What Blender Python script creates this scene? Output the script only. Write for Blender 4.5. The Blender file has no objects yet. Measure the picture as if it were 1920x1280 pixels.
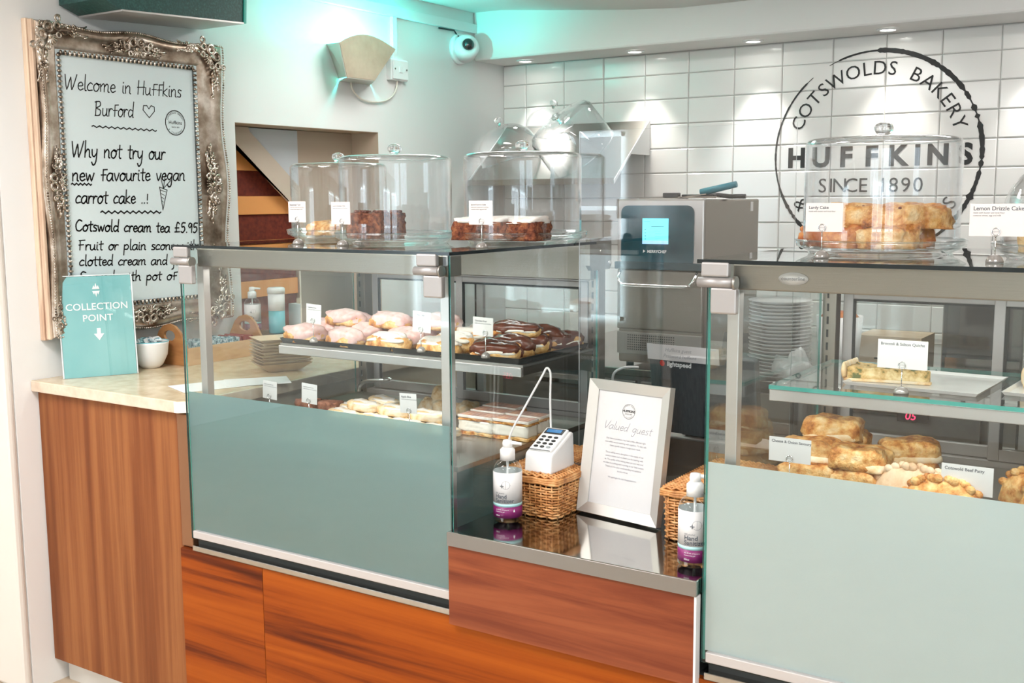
import bpy, bmesh, math, random
from mathutils import Vector, Matrix, noise
random.seed(7)
PI = math.pi
sc = bpy.context.scene
col = sc.collection

# ------------------------------------------------------------------ camera, light, exposure
def make_camera():
    yaw, pitch, roll = math.radians(33.3825), math.radians(-7.4759), math.radians(-.3551)
    f = Vector((-math.sin(yaw)*math.cos(pitch), math.cos(yaw)*math.cos(pitch), math.sin(pitch)))
    r0 = Vector((math.cos(yaw), math.sin(yaw), 0)); u0 = r0.cross(f)
    r = math.cos(roll)*r0 + math.sin(roll)*u0; u = -math.sin(roll)*r0 + math.cos(roll)*u0
    cd = bpy.data.cameras.new('camera'); cd.sensor_width = 36; cd.lens = 2053.15/1920*36
    cd.clip_start = .05
    co = bpy.data.objects.new('camera', cd); col.objects.link(co)
    m = Matrix((r, u, -f)).transposed().to_4x4(); m.translation = Vector((0, 0, 1.62))
    co.matrix_world = m; sc.camera = co
make_camera()
sc.view_settings.view_transform = 'Standard'; sc.view_settings.look = 'None'
sc.view_settings.gamma = 1; sc.view_settings.use_curve_mapping = False
sc.view_settings.exposure = 0.10
sc.cycles.transparent_max_bounces = 40
sc.cycles.max_bounces = 14
sc.cycles.transmission_bounces = 10
sc.cycles.glossy_bounces = 6
sc.cycles.diffuse_bounces = 5
sc.cycles.caustics_reflective = False
sc.cycles.caustics_refractive = False
sc.cycles.sample_clamp_indirect = 6

w = bpy.data.worlds.new('world'); sc.world = w; w.use_nodes = True
w.node_tree.nodes['Background'].inputs[0].default_value = (.80, .92, 1, 1)
w.node_tree.nodes['Background'].inputs[1].default_value = 4.0

def area(name, loc, size, power, color=(1, 1, 1), rot=(0, 0, 0), portal=False, spread=PI):
    l = bpy.data.lights.new(name, 'AREA'); l.shape = 'RECTANGLE'; l.size, l.size_y = size
    l.energy = power; l.color = color; l.spread = spread
    if portal: l.cycles.is_portal = True
    o = bpy.data.objects.new(name, l); col.objects.link(o); o.location = loc; o.rotation_euler = rot
    return o
# daylight through the three shop-front windows, unseen ceiling lights added to brighten the room
for k, x in enumerate((-5.35, .4, 2.4)):
    area('window_daylight', (x, -3.47, 1.35), (1.5, 1.7), 100, (.74, .91, 1), (PI/2, 0, PI))
for x, y in ((-2.2, .95), (.3, .7), (-4.4, .3), (-1.9, -1.3)):
    area('ceiling_fill_light', (x, y, 2.50), (.8, .8), 44, (1, .975, .965))
for x in (-2.4, -.6):
    area('aisle_fill_light', (x, 3.55, 2.50), (.9, .35), 13, (1, .97, .94))  # added without a fitting, to lift the aisle and tiled wall
def spot(loc, power, color, ang=1.25, blend=.6, rot=(0, 0, 0), r=.025):
    l = bpy.data.lights.new('downlight_beam', 'SPOT'); l.energy = power; l.color = color
    l.spot_size = ang; l.spot_blend = blend; l.shadow_soft_size = r
    o = bpy.data.objects.new('downlight_beam', l); col.objects.link(o); o.location = loc; o.rotation_euler = rot
    return o
DOWN = [-3.02, -2.41, -1.83, -1.25, -.66, -.07]
for k, x in enumerate(DOWN):
    spot((x, 4.74, 2.285), 17, (1, .95, .86) if k % 2 else (1, .97, .93))

# ------------------------------------------------------------------ materials
MATS = {}
def mat(name, color=(.8, .8, .8), rough=.5, metal=0, **kw):
    if name in MATS: return MATS[name]
    m = bpy.data.materials.new(name); m.use_nodes = True; MATS[name] = m
    nt = m.node_tree; b = nt.nodes['Principled BSDF']
    b.inputs['Base Color'].default_value = (*color, 1); b.inputs['Roughness'].default_value = rough
    b.inputs['Metallic'].default_value = metal
    if 'spec' in kw: b.inputs['Specular IOR Level'].default_value = kw['spec']
    if 'coat' in kw: b.inputs['Coat Weight'].default_value = kw['coat']; b.inputs['Coat Roughness'].default_value = .08
    if 'sub' in kw:
        b.inputs['Subsurface Weight'].default_value = kw['sub']; b.inputs['Subsurface Scale'].default_value = .01
    if 'emit' in kw:
        b.inputs['Emission Color'].default_value = (*kw['emit'], 1); b.inputs['Emission Strength'].default_value = kw.get('es', 1)
    if 'ramp' in kw:     # (scale xyz, noise scale, detail, [(pos, colour), ...])
        sxyz, ns, det, stops = kw['ramp']
        tc = nt.nodes.new('ShaderNodeTexCoord'); mp = nt.nodes.new('ShaderNodeMapping')
        mp.inputs['Scale'].default_value = sxyz
        mp.inputs['Location'].default_value = kw.get('off', (0, 0, 0))
        n = nt.nodes.new('ShaderNodeTexNoise'); n.inputs['Scale'].default_value = ns; n.inputs['Detail'].default_value = det
        n.inputs['Roughness'].default_value = .6; n.inputs['Distortion'].default_value = kw.get('dist', 0)
        r = nt.nodes.new('ShaderNodeValToRGB'); e = r.color_ramp.elements
        while len(e) < len(stops): e.new(.5)
        for q, (p, c) in enumerate(stops): e[q].position = p; e[q].color = (*c, 1)
        nt.links.new(tc.outputs['Object'], mp.inputs[0]); nt.links.new(mp.outputs[0], n.inputs[0])
        nt.links.new(n.outputs[0], r.inputs[0]); nt.links.new(r.outputs[0], b.inputs['Base Color'])
    if 'bump' in kw:     # (scale xyz, noise scale, strength)
        sxyz, ns, st = kw['bump']
        tc = nt.nodes.new('ShaderNodeTexCoord'); mp = nt.nodes.new('ShaderNodeMapping')
        mp.inputs['Scale'].default_value = sxyz
        n = nt.nodes.new('ShaderNodeTexNoise'); n.inputs['Scale'].default_value = ns; n.inputs['Detail'].default_value = 4
        bp = nt.nodes.new('ShaderNodeBump'); bp.inputs['Strength'].default_value = st; bp.inputs['Distance'].default_value = .01
        nt.links.new(tc.outputs['Object'], mp.inputs[0]); nt.links.new(mp.outputs[0], n.inputs[0])
        nt.links.new(n.outputs[0], bp.inputs['Height']); nt.links.new(bp.outputs[0], b.inputs['Normal'])
    return m

def clear_mat(name, tint=(1, 1, 1), ior=1.45, gain=1.0, rough=.0, gcol=(1, 1, 1)):
    m = bpy.data.materials.new(name); m.use_nodes = True; nt = m.node_tree; MATS[name] = m
    nt.nodes.remove(nt.nodes['Principled BSDF']); out = nt.nodes['Material Output']
    t = nt.nodes.new('ShaderNodeBsdfTransparent'); t.inputs[0].default_value = (*tint, 1)
    g = nt.nodes.new('ShaderNodeBsdfGlossy'); g.inputs[0].default_value = (*gcol, 1); g.inputs['Roughness'].default_value = rough
    f = nt.nodes.new('ShaderNodeFresnel'); ge = nt.nodes.new('ShaderNodeNewGeometry')   # same reflectance from both sides of each pane face
    mr = nt.nodes.new('ShaderNodeMapRange'); mr.inputs[3].default_value = ior; mr.inputs[4].default_value = 1/ior
    nt.links.new(ge.outputs['Backfacing'], mr.inputs[0]); nt.links.new(mr.outputs[0], f.inputs[0])
    mu = nt.nodes.new('ShaderNodeMath'); mu.operation = 'MULTIPLY'; mu.inputs[1].default_value = gain; mu.use_clamp = True
    mx = nt.nodes.new('ShaderNodeMixShader')
    nt.links.new(f.outputs[0], mu.inputs[0]); nt.links.new(mu.outputs[0], mx.inputs[0])
    nt.links.new(t.outputs[0], mx.inputs[1]); nt.links.new(g.outputs[0], mx.inputs[2]); nt.links.new(mx.outputs[0], out.inputs[0])
    return m
def frost_mat(name, colr, transl, gl):
    m = bpy.data.materials.new(name); m.use_nodes = True; nt = m.node_tree; MATS[name] = m
    nt.nodes.remove(nt.nodes['Principled BSDF']); out = nt.nodes['Material Output']
    d = nt.nodes.new('ShaderNodeBsdfDiffuse'); d.inputs[0].default_value = (*colr, 1)
    t = nt.nodes.new('ShaderNodeBsdfRefraction'); t.inputs[0].default_value = (.80, .93, .91, 1)
    t.inputs['IOR'].default_value = 1.02; t.inputs['Roughness'].default_value = .62
    tl = nt.nodes.new('ShaderNodeBsdfTranslucent'); tl.inputs[0].default_value = (.60, .90, .94, 1)
    g = nt.nodes.new('ShaderNodeBsdfGlossy'); g.inputs['Roughness'].default_value = .32
    a = nt.nodes.new('ShaderNodeMixShader'); a.inputs[0].default_value = .35
    nt.links.new(t.outputs[0], a.inputs[1]); nt.links.new(tl.outputs[0], a.inputs[2])
    b = nt.nodes.new('ShaderNodeMixShader'); b.inputs[0].default_value = transl
    nt.links.new(d.outputs[0], b.inputs[1]); nt.links.new(a.outputs[0], b.inputs[2])
    c = nt.nodes.new('ShaderNodeMixShader'); c.inputs[0].default_value = gl
    nt.links.new(b.outputs[0], c.inputs[1]); nt.links.new(g.outputs[0], c.inputs[2]); nt.links.new(c.outputs[0], out.inputs[0])
    return m

plaster = mat('plaster', (.80, .80, .79), .75, bump=((1, 1, 1), 9, .12))
pier_m = mat('plaster_warm', (.70, .66, .61), .8, bump=((1, 1, 1), 6, .2))
ceil_m = mat('ceiling_paint', (.84, .82, .80), .8, bump=((1, 1, 1), 3, .2))
floor_m = mat('floor_vinyl', (.42, .33, .24), .45, ramp=((1, 1, 1), 7, 5, [(.3, (.40, .30, .20)), (.7, (.62, .52, .40))]))
grout = mat('grout', (.50, .49, .47), .9)
tile_m = mat('white_tile', (.85, .84, .82), .12, spec=.6)
paint = mat('white_paint', (.82, .83, .83), .45)
plastic = mat('white_plastic', (.86, .86, .86), .3)
ivory = mat('cream_plastic', (.75, .70, .62), .4)
steel = mat('brushed_steel', (.27, .24, .205), .33, 1, bump=((1, 40, 40), 14, .05))
clampm = mat('clamp_grey', (.40, .385, .38), .45, .6)
steel_e = mat('steel_edge', (.30, .295, .29), .33, .9)
steel_d = mat('dull_steel', (.36, .345, .32), .40, 1)
steel_m = mat('mirror_steel', (.50, .49, .47), .09, 1, bump=((1, 1, 1), 5, .02))
alu = mat('satin_aluminium', (.52, .50, .485), .38, .9)
alu_w = mat('pale_aluminium', (.54, .51, .50), .45, .3)
chrome = mat('chrome', (.80, .80, .80), .06, 1)
black = mat('black_plastic', (.02, .02, .022), .35)
dark = mat('dark_void', (.05, .055, .055), .6)
seal = mat('black_seal', (.015, .02, .02), .5)
ink = mat('black_ink', (.02, .02, .02), .6)
ink_g = mat('grey_ink', (.10, .11, .13), .7)
ink_l = mat('pale_grey_ink', (.33, .34, .37), .7)
ink_w = mat('white_ink', (.93, .96, .96), .5)
paper = mat('white_paper', (.74, .73, .73), .7)
card_m = mat('cream_card', (.76, .70, .67), .6)
glass = clear_mat('clear_glass', (.965, .985, .98), 1.45, 1.0)
topglass = clear_mat('top_glass', (.93, .97, .96), 1.5, 1.0)
acryl = clear_mat('clear_acrylic', (.975, .98, .985), 1.49, 1.15)
acryl_s = clear_mat('acrylic_rim', (.86, .89, .90), 1.6, 1.6)
edge = mat('glass_edge', (.004, .05, .045), .08, spec=.9)
edge_l = mat('glass_edge_light', (.03, .27, .23), .08, spec=.9)
edge_k = mat('glass_edge_black', (.006, .012, .014), .1)
frost1 = frost_mat('frosted_film', (.11, .36, .39), .70, .17)
frost2 = frost_mat('frosted_film_daylit', (.66, .80, .83), .45, .24)  # same film, reflected daylight put into its paler colour
wood_v = mat('wood_vertical', rough=.5, spec=.2, ramp=((5.2, 5.2, .16), 1.9, 6, [(.30, (.11, .030, .010)), (.44, (.20, .062, .020)), (.56, (.30, .112, .038)), (.66, (.19, .060, .020)), (.78, (.27, .10, .034))]), bump=((60, 60, 2), 8, .08))
def orange_wood(n, off): return mat(n, rough=.35, off=off, dist=.35, ramp=((.35, .35, 9), 1.5, 9, [(.28, (.040, .007, .002)), (.38, (.105, .018, .004)), (.47, (.26, .050, .005)), (.60, (.34, .074, .007)), (.74, (.40, .10, .010))]), spec=.15)
wood_o1 = orange_wood('orange_laminate', (0, 0, 3)); wood_o2 = orange_wood('orange_laminate_b', (4.3, 0, 7))
wood_r = mat('red_brown_laminate', rough=.4, spec=.25, dist=.5, off=(0, 0, 1.7), ramp=((.5, .5, 10), 1.5, 8, [(.30, (.085, .018, .009)), (.46, (.17, .038, .016)), (.58, (.26, .068, .026)), (.74, (.32, .10, .038))]))
top_m = mat('beige_worktop', rough=.22, ramp=((3, 3, 3), 6, 6, [(.3, (.48, .36, .22)), (.5, (.60, .48, .32)), (.7, (.70, .57, .40))]), spec=.6)
topedge_m = mat('worktop_edge', rough=.45, ramp=((3, 3, 3), 8, 4, [(.3, (.60, .47, .36)), (.7, (.74, .62, .50))]))
tan = mat('tan_paint', (.50, .40, .31), .6)
tan2 = mat('pale_tan_paint', (.60, .51, .42), .6)
stairo = mat('orange_board', (.85, .36, .11), .5)
stairr = mat('dark_red_board', rough=.8, ramp=((1, 1, 1), 60, 3, [(.3, (.10, .012, .006)), (.7, (.20, .03, .012))]))
silver = mat('antique_silver', rough=.27, metal=.95, ramp=((1, 1, 1), 26, 4, [(.34, (.10, .07, .05)), (.5, (.50, .43, .36)), (.66, (.86, .80, .74))]))
silver_l = mat('pale_silver', rough=.30, metal=.92, ramp=((1, 1, 1), 11, 5, [(.32, (.20, .14, .10)), (.5, (.46, .37, .29)), (.66, (.78, .70, .62))]))
gold = mat('pale_gold', rough=.45, metal=.35, ramp=((8, 8, 1), 4, 3, [(.3, (.62, .42, .30)), (.6, (.85, .68, .52))]))
board_m = mat('white_board', (.66, .76, .78), .22)
teal_p = mat('teal_poster', rough=.25, ramp=((1, 1, 1), 5, 2, [(.3, (.20, .55, .56)), (.7, (.33, .68, .67))]))
green_box = mat('dark_green_casing', rough=.5, ramp=((1, 1, 1), 130, 3, [(.45, (.012, .06, .055)), (.72, (.03, .12, .11)), (.8, (.35, .5, .48))]))
green_end = mat('green_casing_end', (.03, .40, .33), .4)  # brighter green for the end cap
wicker = mat('wicker', rough=.5, ramp=((1, 1, 1), 40, 3, [(.3, (.34, .12, .03)), (.5, (.62, .28, .09)), (.7, (.80, .46, .20))]))
leather = mat('dark_leather', (.05, .03, .025), .45)
bread = mat('golden_pastry', rough=.55, ramp=((1, 1, 1), 32, 7, [(.34, (.30, .085, .015)), (.44, (.62, .25, .055)), (.55, (.82, .48, .17)), (.70, (.90, .68, .38))]), bump=((1, 1, 1), 75, .7))
bread_p = mat('pale_pastry', rough=.6, ramp=((1, 1, 1), 28, 6, [(.30, (.66, .33, .10)), (.45, (.88, .64, .35)), (.6, (.93, .80, .60))]), bump=((1, 1, 1), 60, .35))
bread_d = mat('dark_pastry', rough=.5, ramp=((1, 1, 1), 24, 6, [(.32, (.22, .04, .015)), (.5, (.48, .13, .035)), (.66, (.72, .32, .09))]), bump=((1, 1, 1), 60, .35))
pasty_m = mat('floury_pastry', rough=.65, ramp=((1, 1, 1), 16, 6, [(.35, (.66, .42, .24)), (.5, (.80, .60, .40)), (.7, (.87, .72, .54))]), bump=((1, 1, 1), 40, .3))
pink = mat('pink_icing', rough=.3, sub=.15, ramp=((1, 1, 1), 50, 4, [(.28, (.50, .10, .06)), (.36, (.83, .50, .45)), (.7, (.92, .68, .66))]))
whiteice = mat('white_icing', rough=.35, ramp=((1, 1, 1), 40, 3, [(.3, (.82, .72, .62)), (.6, (.93, .89, .84))]))
cream_m = mat('cream', (.93, .88, .78), .4)
custard = mat('custard', (.90, .72, .38), .45)
choc = mat('chocolate_icing', (.10, .028, .014), .18, ramp=((1, 1, 1), 30, 4, [(.3, (.07, .018, .010)), (.7, (.19, .055, .03))]))
cake_d = mat('dark_cake', rough=.9, ramp=((1, 1, 1), 70, 6, [(.35, (.055, .014, .008)), (.5, (.20, .055, .025)), (.7, (.40, .15, .06))]), bump=((1, 1, 1), 120, .8))
cake_y = mat('yellow_cake', rough=.85, ramp=((1, 1, 1), 60, 5, [(.35, (.66, .33, .10)), (.6, (.86, .60, .28))]), bump=((1, 1, 1), 100, .5))
brownie = mat('brownie', rough=.8, ramp=((1, 1, 1), 60, 5, [(.35, (.12, .03, .015)), (.6, (.38, .15, .09))]), bump=((1, 1, 1), 90, .5))
quiche = mat('quiche_filling', rough=.6, ramp=((1, 1, 1), 45, 5, [(.36, (.10, .12, .02)), (.44, (.62, .38, .12)), (.6, (.88, .68, .34)), (.75, (.93, .82, .58))]), bump=((1, 1, 1), 60, .5))
purple = mat('purple_label', (.22, .012, .13), .4)
lblue = mat('pale_blue_label', (.45, .76, .78), .4)
bluel = mat('blue_label', (.12, .50, .58), .4)
kraft = mat('kraft_board', rough=.8, ramp=((1, 1, 1), 12, 3, [(.3, (.55, .42, .29)), (.7, (.68, .55, .40))]))
ply = mat('plywood', rough=.55, ramp=((1, 1, 6), 6, 4, [(.3, (.55, .30, .13)), (.7, (.72, .44, .22))]))
ply_d = mat('plywood_end', rough=.55, ramp=((1, 1, 6), 6, 4, [(.3, (.30, .12, .04)), (.7, (.46, .22, .08))]))
sachet = mat('printed_sachet', rough=.35, ramp=((1, 1, 1), 60, 2, [(.4, (.05, .13, .17)), (.5, (.30, .48, .52)), (.6, (.75, .80, .82))]))
red_sachet = mat('red_sachet', (.35, .06, .05), .4)
screen_c = mat('lit_cyan_screen', (.05, .4, .45), .3, emit=(.22, .90, .98), es=1.1)
screen_b = mat('lit_blue_display', (.01, .03, .08), .2, emit=(.03, .20, .45), es=.9)
oven_glass = mat('dark_teal_glass', rough=.12, ramp=((1, 1, 1), 14, 4, [(.3, (.004, .045, .065)), (.7, (.01, .09, .12))]), spec=.6)
bluegrey = mat('blue_grey_handle', (.03, .20, .26), .4)
kglass = mat('solid_glass', (.97, .98, .98), .02); kglass.node_tree.nodes['Principled BSDF'].inputs['Transmission Weight'].default_value = 1
liquid = clear_mat('clear_gel', (.88, .91, .91), 1.33, 1.2)
led_red = mat('red_led', (.5, 0, .02), .4, emit=(1, .03, .10), es=3)
lamp_e = mat('lamp_face', (1, 1, 1), .5, emit=(1, .97, .9), es=25)
panel_e = mat('panel_face', (1, 1, 1), .5, emit=(1, .97, .93), es=.8)
beige_p = mat('beige_side_board', (.58, .54, .46), .3)
darkgreen = mat('dark_green_bin', (.03, .06, .055), .5)
greytex = mat('charcoal_cloth_plastic', rough=.6, ramp=((30, 30, 4), 6, 2, [(.3, (.018, .026, .032)), (.7, (.045, .058, .068))]))

# ------------------------------------------------------------------ mesh helpers
ORIG = {}
class B:
    def __init__(s): s.v = []; s.f = []; s.m = []; s.s = []
    def add(s, vs, fs, m=0, sm=False):
        o = len(s.v); s.v += [tuple(p) for p in vs]
        for f in fs: s.f.append([i+o for i in f]); s.m.append(m); s.s.append(sm)
        return s
    def box(s, x0, y0, z0, x1, y1, z1, m=0, M=None):
        vs = [(x, y, z) for z in (z0, z1) for y in (y0, y1) for x in (x0, x1)]
        if M is not None: vs = [M @ Vector(p) for p in vs]
        fs = [(0, 2, 3, 1), (4, 5, 7, 6), (0, 1, 5, 4), (2, 6, 7, 3), (0, 4, 6, 2), (1, 3, 7, 5)]
        return s.add(vs, fs, m)
    def slab(s, x0, y0, z0, x1, y1, z1, mf, me, axis):   # glass slab: faces mf, edges me
        vs = [(x, y, z) for z in (z0, z1) for y in (y0, y1) for x in (x0, x1)]
        fs = [((0, 2, 3, 1), 2), ((4, 5, 7, 6), 2), ((0, 1, 5, 4), 1), ((2, 6, 7, 3), 1), ((0, 4, 6, 2), 0), ((1, 3, 7, 5), 0)]
        o = len(s.v); s.v += vs
        for f, a in fs: s.f.append([i+o for i in f]); s.m.append(mf if a == axis else me); s.s.append(False)
        return s
    def lathe(s, prof, c=(0, 0, 0), n=24, m=0, sm=True, cap=True, M=None, loop=False):
        vs = []; fs = []
        for r, z in prof:
            for k in range(n):
                a = 2*PI*k/n; vs.append(Vector((r*math.cos(a), r*math.sin(a), z)))
        L = len(prof)
        for j in range(L-1 + (1 if loop else 0)):
            j2 = (j+1) % L
            for k in range(n):
                k2 = (k+1) % n; fs.append((j*n+k, j*n+k2, j2*n+k2, j2*n+k))
        if M is not None: vs = [M @ p for p in vs]
        vs = [p + Vector(c) for p in vs]
        s.add(vs, fs, m, sm)
        if cap and not loop:
            o = len(s.v)-len(vs)
            s.f.append([o+k for k in range(n)][::-1]); s.m.append(m); s.s.append(False)
            s.f.append([o+(L-1)*n+k for k in range(n)]); s.m.append(m); s.s.append(False)
        return s
    def cyl(s, p0, p1, r0, r1=None, n=12, m=0, sm=True):
        p0, p1 = Vector(p0), Vector(p1); d = p1-p0; r1 = r0 if r1 is None else r1
        M = d.to_track_quat('Z', 'Y').to_matrix()
        return s.lathe([(r0, 0), (r1, d.length)], p0, n, m, sm, True, M)
    def tube(s, pts, r, n=8, m=0, closed=False):
        pts = [Vector(p) for p in pts]; vs = []; fs = []; L = len(pts); up = None
        for i, p in enumerate(pts):
            if closed: d = pts[(i+1) % L]-pts[i-1]
            else: d = pts[min(i+1, L-1)]-pts[max(i-1, 0)]
            d.normalize()
            if up is None: up = Vector((0, 0, 1)) if abs(d.z) < .9 else Vector((1, 0, 0))
            a = d.cross(up); a.normalize(); b = a.cross(d); up = b
            for k in range(n):
                t = 2*PI*k/n; vs.append(p+a*(r*math.cos(t))+b*(r*math.sin(t)))
        for i in range(L if closed else L-1):
            j = (i+1) % L
            for k in range(n):
                k2 = (k+1) % n; fs.append((i*n+k, i*n+k2, j*n+k2, j*n+k))
        s.add(vs, fs, m, True)
        if not closed:
            o = len(s.v)-len(vs)
            s.f.append([o+k for k in range(n)][::-1]); s.m.append(m); s.s.append(False)
            s.f.append([o+(L-1)*n+k for k in range(n)]); s.m.append(m); s.s.append(False)
        return s
    def ball(s, c, r, sc_=(1, 1, 1), nu=10, nv=7, m=0, M=None):
        prof = [(max(.0005, math.sin(PI*j/nv))*r, -math.cos(PI*j/nv)*r) for j in range(nv+1)]
        S = Matrix.Diagonal(sc_)
        if M is not None: S = M @ S
        return s.lathe(prof, c, nu, m, True, True, S)
    def torus(s, c, R, r, M=None, n=20, k=6, m=0, a0=0, a1=2*PI):
        full = abs(a1-a0-2*PI) < 1e-4
        pts = []
        for i in range(n if full else n+1):
            a = a0+(a1-a0)*i/n; p = Vector((R*math.cos(a), R*math.sin(a), 0))
            if M is not None: p = M @ p
            pts.append(p+Vector(c))
        return s.tube(pts, r, k, m, full)
    def prism(s, poly, t0, t1, M, m=0, me=None):   # 2-D polygon (u,v) extruded along w, mapped by M(4x4)
        n = len(poly); me = m if me is None else me
        vs = [M @ Vector((u, v, t0)) for u, v in poly]+[M @ Vector((u, v, t1)) for u, v in poly]
        s.add(vs, [list(range(n))[::-1], list(range(n, 2*n))], m)
        o = len(s.v)-2*n
        for i in range(n):
            j = (i+1) % n; s.f.append([o+i, o+j, o+n+j, o+n+i]); s.m.append(me); s.s.append(False)
        return s
    def build(s, name, mats, parent=None, loc=None, bevel=0, world=True):
        if not isinstance(mats, (list, tuple)): mats = [mats]
        off = Vector((0, 0, 0))
        if parent is not None and world: off = ORIG.get(parent.name, Vector((0, 0, 0)))
        if parent is None and loc is not None: off = Vector(loc)
        me = bpy.data.meshes.new(name); me.from_pydata([tuple(Vector(p)-off) for p in s.v], [], s.f)
        for m in mats: me.materials.append(m)
        me.polygons.foreach_set('material_index', s.m); me.polygons.foreach_set('use_smooth', s.s); me.update()
        bm = bmesh.new(); bm.from_mesh(me); bmesh.ops.recalc_face_normals(bm, faces=bm.faces); bm.to_mesh(me); bm.free()
        o = bpy.data.objects.new(name, me); col.objects.link(o)
        if parent is not None: o.parent = parent; ORIG[o.name] = off
        else: o.location = off; ORIG[o.name] = off
        if bevel:
            b = o.modifiers.new('bevel', 'BEVEL'); b.width = bevel; b.segments = 2; b.limit_method = 'ANGLE'; b.angle_limit = .7
        return o
def tag(o, label, cat, group=None):
    o['label'] = label; o['category'] = cat
    if group: o['group'] = group
    return o
def thing(name, label, cat, loc=(0, 0, 0), rz=0, group=None, world=True):
    o = bpy.data.objects.new(name, None); col.objects.link(o); o.location = loc; o.rotation_euler = (0, 0, rz)
    o.empty_display_size = .05
    ORIG[o.name] = Vector(loc) if world else Vector((0, 0, 0))
    return tag(o, label, cat, group)
def struct(name, b, m, bevel=0):
    o = b.build(name, m, None, None, bevel); o['kind'] = 'structure'; return o
def copy_tree(root, loc, rz, label, group=None):
    r = root.copy(); col.objects.link(r); r.location = loc; r.rotation_euler = (0, 0, rz); r['label'] = label
    if group: r['group'] = group
    for ch in list(root.children):
        c = ch.copy(); col.objects.link(c); c.parent = r
        for g in ch.children:
            d = g.copy(); col.objects.link(d); d.parent = c
    return r
# --- flat print
_tc = {}
def txt2d(s, size=1, bold=0, shear=0, align='LEFT', spacing=1):
    key = (s, bold, shear, align, spacing)
    if key not in _tc:
        c = bpy.data.curves.new('t', 'FONT'); c.body = s; c.size = 1; c.offset = bold; c.shear = shear; c.align_x = align
        c.space_character = spacing; c.resolution_u = 3
        o = bpy.data.objects.new('t', c); col.objects.link(o)
        bpy.context.view_layer.update()
        me = bpy.data.meshes.new_from_object(o.evaluated_get(bpy.context.evaluated_depsgraph_get()))
        _tc[key] = ([(v.co.x, v.co.y) for v in me.vertices], [list(p.vertices) for p in me.polygons])
        bpy.data.objects.remove(o); bpy.data.curves.remove(c); bpy.data.meshes.remove(me)
    vs, fs = _tc[key]
    return [(x*size, y*size) for x, y in vs], fs
class Flat:      # flat print on a plane: origin, u, v axes
    def __init__(s, org, u, v, lift=.0006):
        s.o = Vector(org); s.u = Vector(u).normalized(); s.v = Vector(v).normalized(); s.n = s.u.cross(s.v); s.l = lift; s.b = B()
    def P(s, x, y): return s.o+s.u*x+s.v*y+s.n*s.l
    def text(s, t, x, y, size, bold=0, shear=0, align='LEFT', spacing=1, rot=0, m=0):
        vs, fs = txt2d(t, size, bold, shear, align, spacing); c, q = math.cos(rot), math.sin(rot)
        s.b.add([s.P(x+a*c-b*q, y+a*q+b*c) for a, b in vs], fs, m); return s
    def line(s, pts, wd, m=0):
        for (x0, y0), (x1, y1) in zip(pts[:-1], pts[1:]):
            dx, dy = x1-x0, y1-y0; L = math.hypot(dx, dy) or 1e-9
            ex, ey = dx/L*wd*.4, dy/L*wd*.4; nx, ny = -dy/L*wd/2, dx/L*wd/2
            s.b.add([s.P(x0-ex+nx, y0-ey+ny), s.P(x0-ex-nx, y0-ey-ny), s.P(x1+ex-nx, y1+ey-ny), s.P(x1+ex+nx, y1+ey+ny)], [(0, 1, 2, 3)], m)
        return s
    def ring(s, cx, cy, r, wd, n=48, a0=0, a1=2*PI, m=0, wfun=None):
        for i in range(n):
            A, C = a0+(a1-a0)*i/n, a0+(a1-a0)*(i+1)/n
            w0 = wfun(A) if wfun else wd; w1 = wfun(C) if wfun else wd
            if w0 <= 0 or w1 <= 0: continue
            q = [s.P(cx+math.cos(A)*(r-w0/2), cy+math.sin(A)*(r-w0/2)), s.P(cx+math.cos(A)*(r+w0/2), cy+math.sin(A)*(r+w0/2)),
                 s.P(cx+math.cos(C)*(r+w1/2), cy+math.sin(C)*(r+w1/2)), s.P(cx+math.cos(C)*(r-w1/2), cy+math.sin(C)*(r-w1/2))]
            s.b.add(q, [(0, 1, 2, 3)], m)
        return s
    def rect(s, x0, y0, x1, y1, m=0):
        s.b.add([s.P(x0, y0), s.P(x1, y0), s.P(x1, y1), s.P(x0, y1)], [(0, 1, 2, 3)], m); return s
    def arc(s, t, cx, cy, r, a0, a1, size, bold=0, bottom=False):
        n = len(t)
        for i, ch in enumerate(t):
            if ch == ' ': continue
            a = a0+(a1-a0)*(i+.5)/n
            rot = a-PI/2 if not bottom else a+PI/2
            s.text(ch, cx+math.cos(a)*r, cy+math.sin(a)*r, size, bold, 0, 'CENTER', 1, rot)
        return s
    def build(s, name, m, parent): return s.b.build(name, m, parent)

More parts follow.
